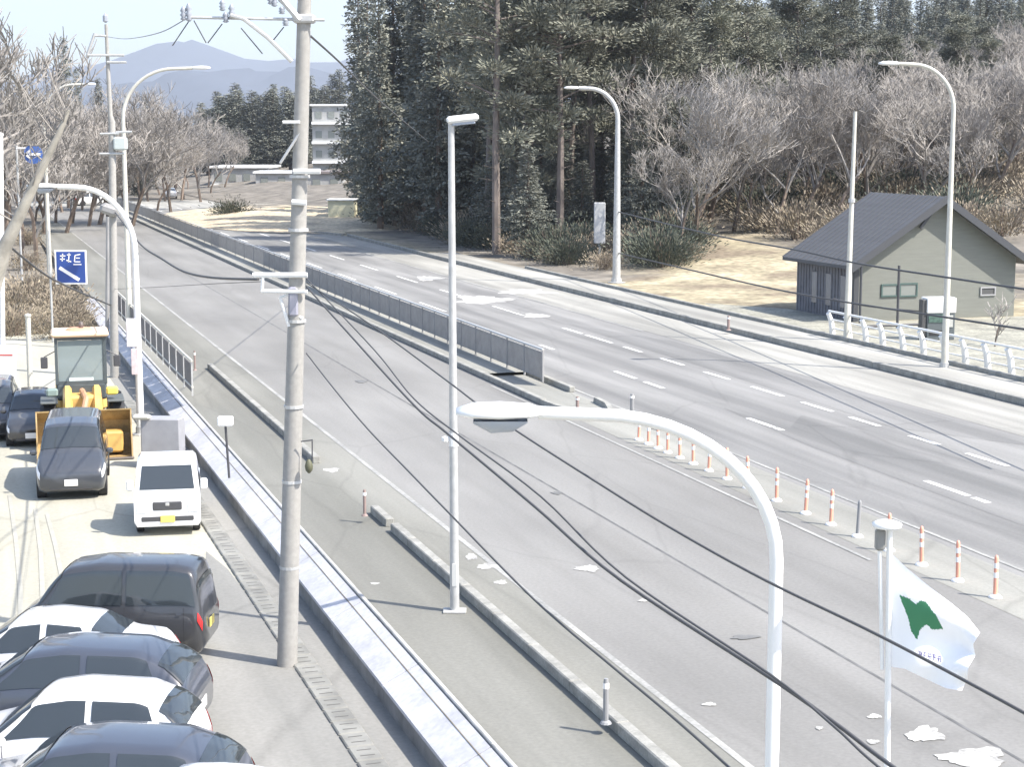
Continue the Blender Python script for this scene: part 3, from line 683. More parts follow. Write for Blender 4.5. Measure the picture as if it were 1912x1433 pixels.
for a in ((112, 478, 122, 478), (117, 474, 116, 488), (112, 484, 121, 484), (125, 476, 132, 476), (129, 473, 128, 490), (124, 486, 133, 489), (140, 477, 150, 475), (140, 477, 139, 489), (139, 489, 150, 489), (142, 482, 149, 482), (137, 494, 152, 494)): stroke(*a)
b.build('symbols', M_refl, t)
t = thing('direction_sign', 'small round blue arrow sign at the far left in front of bare trees', 'sign', G(42, 545, 0)); bb = t.location.copy()
tt = D(40, 270, bb.y); b = MB(); b.tube([(0, 0, 0), (0, 0, tt.z)], .06, 8); b.build('post', M_galv, t)
c_ = D(62, 288, bb.y-.2)-bb; b = MB(); b.lathe(c_, [(.52, -.02), (.52, .02)], 20, axis='Y'); b.build('panel', mat('sign_blue_light', (.06, .13, .38), .5), t)
b = MB(); b.tube([D(30, 277, bb.y)-bb, D(60, 277, bb.y)-bb], .06, 6); b.build('bracket', M_white, t)
b = MB(); e_ = D(62, 288, bb.y-.26)-bb; b.box(e_+Vector((.1, 0, 0)), (.6, .02, .14)); b.box(e_+Vector((-.3, 0, .1)), (.4, .024, .12), ax=Matrix.Rotation(R(-40), 3, 'Y')); b.box(e_+Vector((-.3, 0, -.1)), (.4, .024, .12), ax=Matrix.Rotation(R(40), 3, 'Y')); b.build('arrow', M_refl, t)
# small box on a post
bb = G(428, 893, .3)
t = thing('meter_post', 'small white box on a thin post standing on the white wall', 'post', bb)
tt = D(421, 796, bb.y)-bb; b = MB(); b.tube([(0, 0, 0), tt], .03, 8); b.build('post', M_dark, t)
b = MB(); b.box((tt.x-.0, 0, tt.z+.12), (.37, .2, .24), bev=.03); b.build('box', M_white, t)
# kerb posts
def kpost(label, u, v, v1, m, r_=.035, cap=True):
    bb_ = G(u, v, .17); t_ = thing('marker_post', label, 'post', bb_); hh_ = D(u, v1, bb_.y).z-.17
    b_ = MB(); b_.lathe((0, 0, 0), [(r_, 0), (r_, hh_*.9), (r_*.8, hh_)], 10); b_.build('shaft', m, t_)
    b_ = MB(); b_.lathe((0, 0, hh_*.78), [(r_*1.12, 0), (r_*1.12, hh_*.12)], 10); b_.build('reflector', M_refl, t_)
    b_ = MB(); b_.lathe((0, 0, 0), [(r_*2.2, 0), (r_*1.8, .03), (r_*1.05, .05)], 10); b_.build('base', m, t_)
M_brownp = mat('brown_post', (.26, .19, .17), .6)
kpost('thin brown marker post at the far end of the near kerb', 364, 692, 655, M_brownp)
kpost('brown marker post on the short kerb block left of the straight lamp', 681, 964, 915, M_brownp)
kpost('dark post with a white top on the near kerb at the bottom of the picture', 1131, 1352, 1268, mat('grey_post', (.26, .26, .26), .5), .04)
kpost('brown post behind the curved lamp head, left one on the island nose', 1078, 768, 741, M_brownp, .05)
kpost('grey post behind the curved lamp head, right one on the island nose', 1180, 772, 736, mat('grey_post', (.26, .26, .26), .5), .06)
kpost('small brown post on the far pavement left of the house', 1360, 617, 590, M_brownp, .06)
# delineators
def delineator(dark=False):
    t_ = thing('delineator', 'x', 'delineator')
    b_ = MB(); b_.lathe((0, 0, 0), [(.13, 0), (.13, .02), (.10, .05), (.05, .07)], 14); b_.build('base', M_refl, t_, smooth=True)
    b_ = MB(); b_.lathe((0, 0, .06), [(.042, 0), (.04, .68), (.03, .73), (.01, .745)], 12); b_.build('tube', mat('grey_post', (.26, .26, .26), .5) if dark else M_orange, t_, smooth=True)
    for z_ in ((.38, .56) if not dark else ()):
        b_ = MB(); b_.lathe((0, 0, z_), [(.0445, 0), (.0445, .1)], 12); b_.build('reflective_band', M_refl, t_)
    return t_
base_d = delineator(); dk = delineator(True)
rows = [1117, 1086, 1056, 1029, 1003, 981, 960, 936, 912, 895, 880, 867, 856, 846, 838, 830, 822]
ordn = ['nearest', 'second', 'third', 'fourth', 'fifth', 'sixth', 'seventh', 'eighth', 'ninth', 'tenth', 'eleventh', 'twelfth', 'thirteenth', 'fourteenth', 'fifteenth', 'sixteenth', 'farthest']
first = True
for i, v in enumerate(rows):
    u = -90+2.256*(v-257); p_ = G(u+8, v, .006)
    if i == 4: o_ = dk; lab = 'dark grey post without bands in the row of orange delineators'
    else:
        o_ = base_d if first else copy_tree(base_d); first = False
        lab = f'orange delineator with white bands, {ordn[i]} from the right end of the island row'
    o_.location = p_; tag(o_, lab, 'delineator', 'delineators in a row on the island')
    o_.rotation_euler = (random.uniform(-.04, .04), random.uniform(-.04, .04), random.uniform(0, 6))

# ------------------------------------------------------------------ house
def obj_local(b_, name, m, t_, **k): return b_.build(name, m, t_, **k)
HN, HS, HW, HL = 39.0, 69.6, 8.5, 5.7; EZ, RZ_ = 3.08, 5.82; hz0 = .12
t = thing('house', 'single storey house with dark gabled roof and grey green gable wall behind the white fence', 'house', P(HN, HS, hz0), TH)
EZ -= hz0; RZ_ -= hz0; cxh = HW/2
b = MB(); b.add([(0, 0, 0), (HW, 0, 0), (HW, 0, EZ), (cxh, 0, RZ_-.12), (0, 0, EZ)], [(0, 1, 2, 3, 4)]); b.add([(0, HL, 0), (HW, HL, 0), (HW, HL, EZ), (cxh, HL, RZ_-.12), (0, HL, EZ)], [(4, 3, 2, 1, 0)])
b.add([(HW, 0, 0), (HW, HL, 0), (HW, HL, EZ), (HW, 0, EZ)], [(0, 1, 2, 3)]); b.build('wall', M_plaster, t)
b = MB(); b.add([(0, 0, 0), (0, HL, 0), (0, HL, EZ), (0, 0, EZ)], [(3, 2, 1, 0)])
for k in range(20): b.box((-.02, .14+k*.285, EZ/2), (.03, .05, EZ-.1))
w2 = b.build('wall', mat('side_boards_shaded', (.16, .16, .175), .7, var=.15, scale=2), t); w2['label'] = 'boarded side wall coloured dark for its shade'  # bluish dark tone puts the shade of this side into its colour
b = MB()
for sx in (-1, 1):
    x0, x1 = cxh, cxh+sx*(cxh+.55); z1 = EZ-(RZ_-EZ)/cxh*.55
    pts = [(x0, -.6, RZ_), (x0, HL+.5, RZ_), (x1, HL+.5, z1), (x1, -.6, z1)]
    lo = [(x, y, z-.16) for x, y, z in pts]; fs = [(0, 1, 2, 3), (7, 6, 5, 4), (0, 3, 7, 4), (3, 2, 6, 7), (2, 1, 5, 6)]
    b.add(pts+lo, fs if sx > 0 else [f_[::-1] for f_ in fs])
    for k in range(15): yy = -.5+k*.48; b.tube([(x0, yy, RZ_+.015), (x1, yy, z1+.015)], .02, 4)
b.build('roof', M_roof, t)
b = MB()
for sx in (-1, 1):
    x1 = cxh+sx*(cxh+.6); z1 = EZ-(RZ_-EZ)/cxh*.6
    pts = [(cxh, -.66, RZ_+.05), (x1, -.66, z1+.05), (x1, -.66, z1-.32), (cxh, -.66, RZ_-.32)]; bk = [(x, y+.07, z) for x, y, z in pts]
    fs = [(0, 1, 2, 3), (7, 6, 5, 4), (0, 4, 5, 1), (3, 2, 6, 7), (1, 5, 6, 2)]
    b.add(pts+bk, fs if sx < 0 else [f_[::-1] for f_ in fs])
b.build('bargeboard', M_trim, t)
b = MB(); b.box((cxh-.75, -.2, RZ_-1.05), (.14, .1, 1.0), ax=Matrix.Rotation(R(38), 3, 'Y')); b.build('gable_brace', M_trim, t)
def hx(u, v):                             # pixel on the gable plane -> local x,z
    r_ = ray(u, v); nrm = RV; k_ = (P(HN, HS).dot(nrm))/(r_.dot(nrm)); p_ = r_*k_; return S(p_).x-HN, HC+r_.z*k_-hz0
def win(u0, v0, u1, v1, fm, gm, nm='window'):
    x0, z1 = hx(u0, v0); x1, z0 = hx(u1, v1)
    b_ = MB(); f_ = .07
    b_.box(((x0+x1)/2, -.03, z1-f_/2), (x1-x0, .06, f_)); b_.box(((x0+x1)/2, -.03, z0+f_/2), (x1-x0, .06, f_))
    b_.box((x0+f_/2, -.03, (z0+z1)/2), (f_, .06, z1-z0-2*f_)); b_.box((x1-f_/2, -.03, (z0+z1)/2), (f_, .06, z1-z0-2*f_))
    fr = b_.build(nm, fm, t)
    b_ = MB(); b_.box(((x0+x1)/2, -.012, (z0+z1)/2), (x1-x0-2*f_, .02, z1-z0-2*f_)); b_.build('pane', gm, fr)
M_green = mat('green_frame', (.06, .10, .09), .5)
pg = mat('pane_grey', (.20, .215, .2), .15, spec=.8)
win(1645, 531, 1676, 554, M_green, pg); win(1679, 529, 1712, 554, M_green, pg)
win(1830, 536, 1858, 552, mat('vent', (.3, .3, .3), .6), mat('vent_dark', (.08, .08, .08), .6), 'vent')
b = MB(); b.tube([(-.5, -.5, 0), (-.5, -.5, EZ-.3)], .06, 8); b.build('porch_post', M_cream, t)
b = MB(); b.tube([(.0, -.55, 0), (.0, -.55, EZ-.2)], .06, 8); b.build('porch_post', M_trim, t)
b = MB(); b.box((.05, -.02, 1.2), (.25, .1, 2.4)); b.build('downpipe', M_trim, t)
for k in range(3):
    b = MB(); b.box((-.03, 1.0+k*1.4, 1.3), (.05, .5, 1.5), bev=.01); b.build('window', mat('side_pane', (.16, .17, .19), .2, spec=.8), t)
# dark frame and rail in front
t = thing('handrail', 'dark handrail with one tall upright in front of the house windows', 'handrail', P(38.8, 66.5, .12), TH)
def hr(u, v): r_ = ray(u, v); k_ = (P(0, 66.5).dot(RV))/(r_.dot(RV)); p_ = r_*k_; return S(p_).x-38.8, HC+r_.z*k_-.12
x0, _ = hr(1620, 600); x1, _ = hr(1716, 600); xm, zt = hr(1679, 496)
b = MB(); b.tube([(xm, 0, 0), (xm, 0, zt)], .06, 8); b.build('upright', M_dark, t)
b = MB(); zr = hr(1660, 608)[1]; b.tube([(x0, 0, zr), (x1, 0, zr)], .06, 8); b.build('rail', M_dark, t)
for x in (x0, x1): b = MB(); b.tube([(x, 0, 0), (x, 0, zr)], .05, 8); b.build('leg', M_dark, t)
# vending machine
bb = G(1750, 634, .12)
t = thing('vending_machine', 'vending machine with white top and dark coloured front behind the white fence', 'vending machine', bb, R(8))
b = MB(); b.box((0, 0, .88), (1.22, .7, 1.76), bev=.03); b.build('cabinet', mat('vend_dark', (.10, .115, .12), .4), t)
b = MB(); b.box((0, -.02, 1.46), (1.26, .74, .64), bev=.03); b.build('top_panel', M_white, t)
b = MB(); b.box((-.15, -.362, .92), (.8, .03, .34)); b.build('display', mat('vend_green', (.07, .12, .10), .3, var=.4, scale=9), t)
b = MB(); b.box((.42, -.362, .8), (.18, .03, .5)); b.build('coin_panel', mat('vend_panel', (.45, .45, .42), .4), t)
b = MB(); b.box((-.1, -.362, .32), (.8, .03, .2)); b.build('slot', M_black, t)
b = MB(); b.box((-.72, -.1, .85), (.2, .4, 1.7), bev=.02); b.build('side_bin', mat('bin_dark', (.07, .07, .07), .6), t)

# sign board box near the evergreens
bb = G(1119, 490, .3)
t = thing('roadside_cabinet', 'tall grey box standing left of the far lamp in front of the evergreens', 'cabinet', bb)
z1 = D(1119, 378, bb.y).z-bb.z; z0 = D(1119, 455, bb.y).z-bb.z
b = MB(); b.box((0, 0, (z0+z1)/2), (.75, .4, z1-z0), bev=.04); b.build('box', mat('cab_grey', (.42, .42, .42), .6), t)
b = MB(); b.tube([(0, 0, 0), (0, 0, z0)], .08, 8); b.build('post', M_galv, t)
# grey utility cabinet behind the kei truck
bb = G(306, 872, PZ)
t = thing('metal_cabinet', 'grey sheet metal cabinet against the wall behind the small white truck', 'cabinet', bb, R(-4))
b = MB(); b.box((.0, 0, .7), (1.1, .6, 1.4), bev=.03); b.build('cabinet', mat('cabinet_grey', (.30, .30, .315), .5, var=.08, scale=2), t)
b = MB(); b.box((-.5, -.3, 1.45), (.5, .25, .14), bev=.05); b.build('lid', mat('lid_beige', (.5, .48, .42), .6), t)
b = MB(); b.box((.2, -.32, .3), (.3, .06, .4), bev=.05); b.build('hatch', M_galv, t)

# ------------------------------------------------------------------ cars
PROF = {
 'hatch': (1.5, [(0, .30, .58, .60, .82, .66), (.025, .21, .64, .69, .93, .78), (.12, .19, .78, .84, .985, .84), (.25, .19, .88, .96, 1, .84), (.33, .19, .92, 1.20, 1, .76), (.42, .19, .93, 1.43, 1, .69), (.55, .19, .94, 1.5, 1, .68), (.80, .19, .96, 1.46, 1, .66), (.92, .21, .98, 1.27, .985, .68), (.98, .25, .97, 1.03, .95, .76), (1, .34, .7, .74, .88, .74)]),
 'sedan': (1.45, [(0, .30, .58, .60, .82, .66), (.025, .21, .63, .68, .93, .78), (.12, .19, .76, .80, .985, .84), (.28, .19, .86, .92, 1, .84), (.36, .19, .90, 1.18, 1, .74), (.44, .19, .91, 1.39, 1, .67), (.56, .19, .92, 1.45, 1, .66), (.72, .19, .94, 1.38, 1, .66), (.84, .19, .96, 1.08, .99, .74), (.96, .24, .95, 1.0, .96, .8), (1, .34, .7, .74, .9, .74)]),
 'wagon': (1.78, [(0, .32, .66, .68, .86, .76), (.02, .2, .74, .78, .95, .84), (.08, .18, .90, .96, 1, .88), (.15, .18, .98, 1.10, 1, .86), (.22, .18, 1.0, 1.45, 1, .80), (.29, .18, 1.0, 1.70, 1, .77), (.45, .18, 1.0, 1.78, 1, .77), (.85, .18, 1.02, 1.77, 1, .76), (.95, .19, 1.02, 1.70, .99, .76), (.985, .22, 1.02, 1.3, .97, .78), (1, .34, .8, .84, .93, .8)]),
 'minivan': (1.75, [(0, .30, .66, .68, .84, .7), (.02, .2, .72, .77, .94, .80), (.10, .18, .88, .95, .99, .86), (.19, .18, .98, 1.06, 1, .86), (.27, .18, 1.0, 1.36, 1, .79), (.36, .18, 1.0, 1.64, 1, .73), (.5, .18, 1.0, 1.75, 1, .72), (.85, .18, 1.02, 1.72, 1, .71), (.95, .2, 1.02, 1.52, .99, .73), (.985, .24, 1.02, 1.12, .96, .78), (1, .34, .8, .84, .9, .78)]),
}
def car_surface(kind, L_, W_, H_):
    h0, st = PROF[kind]; xs = np.linspace(0, 1, 81); A = np.array(st); k = H_/h0
    cols = [np.interp(xs, A[:, 0], A[:, j]) for j in range(1, 6)]
    for _ in range(2):
        for c_ in cols: c_[1:-1] = (c_[:-2]+2*c_[1:-1]+c_[2:])/4
    def ring(u):
        zb, zt, zp, w_, wt = [float(np.interp(u, xs, c_)) for c_ in cols]
        zb *= k; zt *= k; zp *= k; w_ *= W_/2; wt *= W_/2; x = L_/2-u*L_; g = zp-zt
        wt = min(wt, w_*.97); m_ = lambda f_: w_*.95+(wt-w_*.95)*f_
        return [Vector((x, y, z)) for y, z in ((0, zb), (w_*.8, zb), (w_*.96, zb+.06), (w_, zb+.4*(zt-zb)), (w_*.99, zt-.08), (w_*.95, zt), (m_(.5), zt+g*.5), (m_(.86), zt+g*.86), (m_(1)*.94, zt+g*.97), (m_(1)*.6, zp+.01), (0, zp+.025))]
    def Sf(u, v):                          # v 0..10, v beyond 10 mirrors to the other side
        s_ = 1
        if v > 10: v = 20-v; s_ = -1
        r_ = ring(u); i = min(int(v), 9); f_ = v-i; p_ = r_[i]*(1-f_)+r_[i+1]*f_
        return Vector((p_.x, p_.y*s_, p_.z))
    return ring, Sf
def patch(Sf, quad, n=16, m=10, off=.012):
    """quad: four (u,v) corners -> a patch lying just proud of the body surface"""
    b_ = MB(); (a, b2, c_, d_) = [Vector(q_) for q_ in quad]
    for i in range(n+1):
        for j in range(m+1):
            f_, g = i/n, j/m; q_ = (a*(1-f_)+b2*f_)*(1-g)+(d_*(1-f_)+c_*f_)*g
            e = .004; p_ = Sf(q_.x, q_.y); du = Sf(min(q_.x+e, 1), q_.y)-Sf(max(q_.x-e, 0), q_.y); dv = Sf(q_.x, q_.y+e*5)-Sf(q_.x, q_.y-e*5)
            nn = du.cross(dv)
            if nn.length: nn.normalize()
            if nn.dot(p_-Vector((p_.x, 0, .7))) < 0: nn = -nn
            b_.v.append(tuple(p_+nn*off))
    for i in range(n):
        for j in range(m): k = i*(m+1)+j; b_.f.append((k, k+1, k+m+2, k+m+1)); b_.m.append(0)
    return b_
def car(kind, label, paint, x, y, heading, L_=4.2, W_=1.7, H_=None, plate=True, cat='car', name='parked_car'):
    H_ = H_ or PROF[kind][0]; t_ = thing(name, label, cat, (x, y, PZ if x < 0 else 0), heading)
    ring, Sf = car_surface(kind, L_, W_, H_); b_ = MB(); nst = 60; us_ = [i/nst for i in range(nst+1)]
    for u in us_:
        r_ = ring(u); r_ = r_+[Vector((p_.x, -p_.y, p_.z)) for p_ in r_[1:-1][::-1]]
        b_.v += [tuple(p_) for p_ in r_]
    K = 20
    for i in range(nst):
        for j in range(K): b_.f.append((i*K+j, i*K+(j+1) % K, (i+1)*K+(j+1) % K, (i+1)*K+j)); b_.m.append(0)
    b_.f += [tuple(range(K-1, -1, -1)), tuple(range(nst*K, nst*K+K))]; b_.m += [0, 0]
    bd = b_.build('body', paint, t_, smooth=True)
    uc, ur, ub, ue = {'hatch': (.262, .415, .865, .975), 'sedan': (.292, .435, .725, .835), 'wagon': (.155, .285, .955, .982), 'minivan': (.198, .355, .90, .975)}[kind]
    for s_ in (0, 1):
        f_ = (lambda v: v) if not s_ else (lambda v: 20-v)
        mid = (ur+ub)/2-.02
        for qd in (((uc+.03, f_(5.25)), (mid-.012, f_(5.25)), (mid-.012, f_(7.35)), (ur+.005, f_(7.25))), ((mid+.012, f_(5.25)), (ub+.01, f_(5.25)), (ub-.03, f_(7.35)), (mid+.012, f_(7.35)))):
            patch(Sf, qd).build('side_window', M_glass, t_, smooth=True)
    patch(Sf, ((uc+.012, 6.2), (ur-.01, 7.3), (ur-.01, 12.7), (uc+.012, 13.8)), 14, 24).build('windscreen', M_glass, t_, smooth=True)
    patch(Sf, ((ub+.012, 7.3), (ue-.008, 6.3), (ue-.008, 13.7), (ub+.012, 12.7)), 12, 24).build('rear_window', M_glass, t_, smooth=True)
    M_head = mat('headlight', (.75, .77, .8), .12, spec=.9); M_tail = mat('taillight', (.5, .03, .03), .2)
    for s_ in (-1, 1):
        f_ = (lambda v: v) if s_ > 0 else (lambda v: 20-v)
        patch(Sf, ((.004, f_(3.6)), (.075, f_(4.0)), (.075, f_(4.9)), (.012, f_(4.9))), 5, 3).build('headlight', M_head, t_, smooth=True)
        patch(Sf, ((.975, f_(3.8)), (.998, f_(3.6)), (.998, f_(4.9)), (.975, f_(4.9))), 4, 3).build('taillight', M_tail, t_, smooth=True)
        b_ = MB(); xm_ = L_/2-(uc+.05)*L_; zm = PROF[kind][1][3][2]*H_/PROF[kind][0]+.1
        b_.box((xm_, s_*(W_/2+.09), zm), (.12, .18, .13), bev=.04); b_.build('mirror', paint, t_)
    x_f = L_/2+.004
    for s_ in (0, 1):
        f_ = (lambda v: v) if not s_ else (lambda v: 20-v)
        for uu in (uc+.045, mid, ub-.05):
            patch(Sf, ((uu, f_(2.2)), (uu+.0022, f_(2.2)), (uu+.0022, f_(5.15)), (uu, f_(5.15))), 1, 12, .004).build('door_seam', M_black, t_)
        for uu in (mid-.045, ub-.085):
            patch(Sf, ((uu, f_(4.15)), (uu+.028, f_(4.15)), (uu+.028, f_(4.4)), (uu, f_(4.4))), 4, 2, .03).build('door_handle', paint, t_)
    b_ = MB(); b_.box((x_f-.03, 0, .50*H_/1.5), (.05, W_*.46, .12), bev=.02); b_.build('grille', M_dark, t_)
    b_ = MB(); b_.box((x_f-.045, 0, .27*H_/1.5), (.07, W_*.62, .11), bev=.02); b_.build('intake', M_dark, t_)
    if plate:
        b_ = MB(); b_.box((x_f+.012, 0, .38*H_/1.5), (.02, .33, .165), bev=.005); b_.build('number_plate', M_refl if plate is True else plate, t_)
        b_ = MB(); b_.box((-x_f-.012, 0, .55*H_/1.5), (.02, .33, .165), bev=.005); b_.build('number_plate', M_refl if plate is True else plate, t_)
    rw = .31 if L_ > 3.6 else .28
    for ux in (.17, .80):
        for s_ in (-1, 1):
            xw = L_/2-ux*L_; b_ = MB(); b_.lathe((xw, s_*(W_/2-.20), rw+.02), [(rw+.06, -.0), (rw+.06, s_*.208)], 20, axis='Y'); b_.build('wheel_arch', M_black, t_)
            b_ = MB(); b_.lathe((xw, s_*(W_/2-.19), rw), [(rw*.9, -.02), (rw, 0), (rw, s_*.17), (rw*.93, s_*.2), (rw*.66, s_*.205)], 20, axis='Y'); wh = b_.build('wheel', M_black, t_)
            b_ = MB(); b_.lathe((xw, s_*(W_/2-.02), rw), [(rw*.64, s_*.0), (rw*.6, s_*.02), (rw*.2, s_*.03)], 12, axis='Y'); b_.build('rim', mat('alloy', (.5, .5, .52), .3, metal=.7), wh)
    return t_
def paint(name, c_, r_=.22): return mat('paint_'+name, c_, r_, coat=.8, spec=.5)
BK, NB, WH, SV, DG = paint('black', (.04, .041, .045), .3), paint('navy', (.05, .057, .075), .3), paint('white', (.78, .78, .77)), paint('silver', (.60, .61, .62)), paint('dark_grey', (.05, .055, .065), .3)
YEL = mat('plate_yellow', (.70, .55, .14), .4)
def gx(u, Y, zz=PZ): return (u-CX)/F*(Y*cp+(HC-zz)*sp)
hd = math.pi
hdg = math.pi-R(3)
def by_rear(kind, label, pt, u_r, Y, L_, W_, H_, **k):
    xr = gx(u_r, Y, .2); return car(kind, label, pt, xr-L_/2*math.cos(R(3)), Y+.08, math.pi-R(2), L_, W_, H_, **k)
by_rear('wagon', 'tall black box van parked side on, farthest of the parked row', BK, 393, 29.4, 3.4, 1.48, 1.75, plate=YEL)
by_rear('sedan', 'low silver white saloon hidden between the black van and the dark blue car', SV, 318, 27.15, 4.3, 1.68, 1.42)
by_rear('hatch', 'dark blue hatchback parked side on in front of the silver white saloon', NB, 378, 25.2, 4.3, 1.7, 1.52)
by_rear('hatch', 'white hatchback parked side on between two dark cars', WH, 376, 23.0, 3.7, 1.6, 1.55)
by_rear('hatch', 'dark blue grey hatchback parked side on at the bottom edge', NB, 462, 21.1, 4.1, 1.7, 1.52)
car('wagon', 'white box van roof at the bottom edge in front of the dark blue grey hatchback', WH, gx(372, 18.6), 18.25, R(-96), 3.4, 1.4, 1.72)
# car facing the camera
Yc = G(143, 938, PZ).y
car('wagon', 'dark blue people carrier facing the camera in front of the wheel loader', DG, gx(140, Yc+2.2), Yc+2.2, R(-90+12), 4.2, 1.72, 1.84)
Yc = G(0, 828, PZ).y
car('minivan', 'dark car cut by the left edge beside the short cream pole', BK, gx(-14, Yc+2.2), Yc+2.2, R(-90+14), 4.4, 1.7, 1.6)
Yc = G(62, 842, PZ).y
car('hatch', 'dark small car half hidden behind the people carrier and the cream pole', BK, gx(62, Yc+2.2), Yc+2.2, R(-90+14), 3.6, 1.45, 1.45)
t_ = car('sedan', 'tiny white car on the distant bend beside the thin far pole', WH, G(308, 372).x, G(308, 370).y, R(100), 4.4, 1.7, 1.45, name='distant_car'); t_.location.z = .0
t_ = car('minivan', 'tiny white van at the far end left of the utility pole', WH, G(160, 386).x, G(160, 384).y, R(30), 4.8, 1.8, 1.8, name='distant_car'); t_.location.z = .0

# ------------------------------------------------------------------ small white truck
Yc = G(316, 1003, PZ).y; xk = gx(317, Yc+1.7)
t = thing('small_truck', 'small white cab over truck facing the camera, with a yellow number plate', 'truck', (xk, Yc+1.7, PZ), R(-90+10))
Lk, Wk, Hk = 3.4, 1.50, 1.80
b = MB(); sts = ((1.70, .30, .85, .88), (1.68, .24, .95, .94), (1.62, .22, 1.08, .97), (1.34, .22, 1.66, .90), (1.22, .22, 1.76, .88), (.95, .22, 1.80, .88), (.55, .22, 1.79, .88), (.42, .24, 1.70, .90))
for x, zb_, zt_, ws in sts:
    w0 = Wk/2; zm = min(zt_, .98)
    for yy, zz in ((-.92*w0, zb_), (-w0, zb_+.1), (-w0, zm-.05), (-w0*ws, zt_-.07), (-w0*ws*.9, zt_), (w0*ws*.9, zt_), (w0*ws, zt_-.07), (w0, zm-.05), (w0, zb_+.1), (.92*w0, zb_)): b.v.append((x, yy, zz))
for i in range(len(sts)-1):
    for j in range(10): b.f.append((i*10+j, i*10+(j+1) % 10, (i+1)*10+(j+1) % 10, (i+1)*10+j)[::-1]); b.m.append(0)
b.f += [tuple(range(10)), tuple(range(79, 69, -1))]; b.m += [0, 0]
b.build('cab', WH, t)
n0 = Vector((1.62, 0, 1.08)); n1 = Vector((1.34, 0, 1.66))
def wsp(y, f_): p_ = n0.lerp(n1, f_); return (p_.x+.012, y, p_.z+.006)
b = MB(); b.add([wsp(-.62, .02), wsp(.62, .02), wsp(.56, .9), wsp(-.56, .9)], [(0, 1, 2, 3)]); b.build('windscreen', M_glass, t)
for s_ in (-1, 1):
    b = MB(); b.add([(1.42, s_*.757, 1.02), (.62, s_*.757, 1.02), (.62, s_*.69, 1.62), (1.24, s_*.69, 1.62)], [(0, 1, 2, 3) if s_ < 0 else (3, 2, 1, 0)]); b.build('side_window', M_glass, t)
    b = MB(); b.box((1.5, s_*.84, 1.18), (.08, .16, .26), bev=.04); b.build('mirror', WH, t)
    b = MB(); b.box((1.705, s_*.58, .66), (.03, .24, .2), bev=.03); b.build('headlight', mat('headlight', (.75, .77, .8), .12), t)
    for xw in (1.05, -.95):
        b = MB(); b.lathe((xw, s_*.56, .27), [(.25, 0), (.27, s_*.02), (.27, s_*.15), (.24, s_*.17)], 18, axis='Y'); wh = b.build('wheel', M_black, t)
        b = MB(); b.lathe((xw, s_*.72, .27), [(.16, 0), (.15, s_*.015)], 12, axis='Y'); b.build('rim', M_white, wh)
b = MB(); b.box((1.70, 0, .72), (.05, .66, .2), bev=.03); b.build('grille', M_dark, t)
b = MB(); b.box((1.69, 0, .42), (.05, 1.2, .13), bev=.03); b.build('intake', M_dark, t)
b = MB(); b.box((1.72, .0, .42), (.03, .33, .165), bev=.01); b.build('number_plate', YEL, t)
b = MB(); b.box((1.725, 0, .76), (.02, .09, .07), bev=.01); b.build('badge', M_galv, t)
b = MB(); b.box((-.72, 0, .62), (1.95, 1.42, .06)); b.build('bed', WH, t)
for s_ in (-1, 1): b = MB(); b.box((-.72, s_*.70, .79), (1.95, .04, .3)); b.build('bed_side', WH, t)
b = MB(); b.box((-1.70, 0, .79), (.04, 1.42, .3)); b.build('tailgate', WH, t)
b = MB(); b.box((-.6, 0, .45), (2.0, .8, .24)); b.build('chassis', M_dark, t)

# ------------------------------------------------------------------ wheel loader
Yb = G(163, 862, PZ).y; xl = gx(160, Yb)
t = thing('wheel_loader', 'yellow wheel loader facing the camera with its bucket lowered behind the dark people carrier', 'wheel loader', (xl, Yb, PZ), R(-90+15))
# local +x towards the camera, bucket front at x=0
b = MB(); prof = ((-.05, .06), (-.75, .05), (-1.0, .25), (-1.08, .6), (-.98, 1.0), (-.62, 1.30), (-.5, 1.36)); prof2 = ((-.05, .02), (-.8, .0), (-1.07, .22), (-1.15, .6), (-1.04, 1.04), (-.66, 1.36), (-.5, 1.40))
pts = [(x, y, z) for y in (-1.33, 1.33) for x, z in prof+prof2[::-1]]; n = len(prof)*2
b.add(pts, [tuple(range(n))[::-1], tuple(range(n, 2*n))]+[(i, (i+1) % n, n+(i+1) % n, n+i) for i in range(n)])
for y in (-1.31, 1.31): b.add([(x, y+d_, z) for d_ in (-.02, .02) for x, z in prof], [tuple(range(7)), tuple(range(13, 6, -1))]+[(i, i+7, (i+1) % 7+7, (i+1) % 7) for i in range(7)])
b.build('bucket', M_yel2, t)
b = MB(); b.box((-.02, 0, .045), (.16, 2.7, .05), bev=.01); b.build('cutting_edge', mat('worn_steel', (.25, .22, .2), .4, metal=.6), t)
b = MB(); b.box((-.7, .72, .45), (.6, .72, .6), bev=.05); b.build('light_guard', M_yel, t)
for y in (-.42, .42):
    b = MB(); b.tube([(-1.1, y, .6), (-1.5, y, 1.0), (-2.0, y, 1.5), (-2.5, y, 1.75)], [.13, .15, .14, .12], 6); b.build('lift_arm', M_yel, t)
    b = MB(); b.tube([(-1.6, y*.4, .85), (-2.4, y*.5, 1.1)], .07, 8); b.build('hydraulic_ram', mat('ram', (.35, .25, .22), .4), t)
b = MB(); b.box((-2.5, 0, 1.15), (1.1, .9, .9), bev=.08); b.build('front_frame', M_yel, t)
b = MB(); b.tube([(-1.15, 0, 1.2), (-1.6, .1, 1.55), (-2.3, 0, 1.7)], .09, 8); b.build('tilt_link', mat('link_brown', (.42, .24, .14), .5), t)
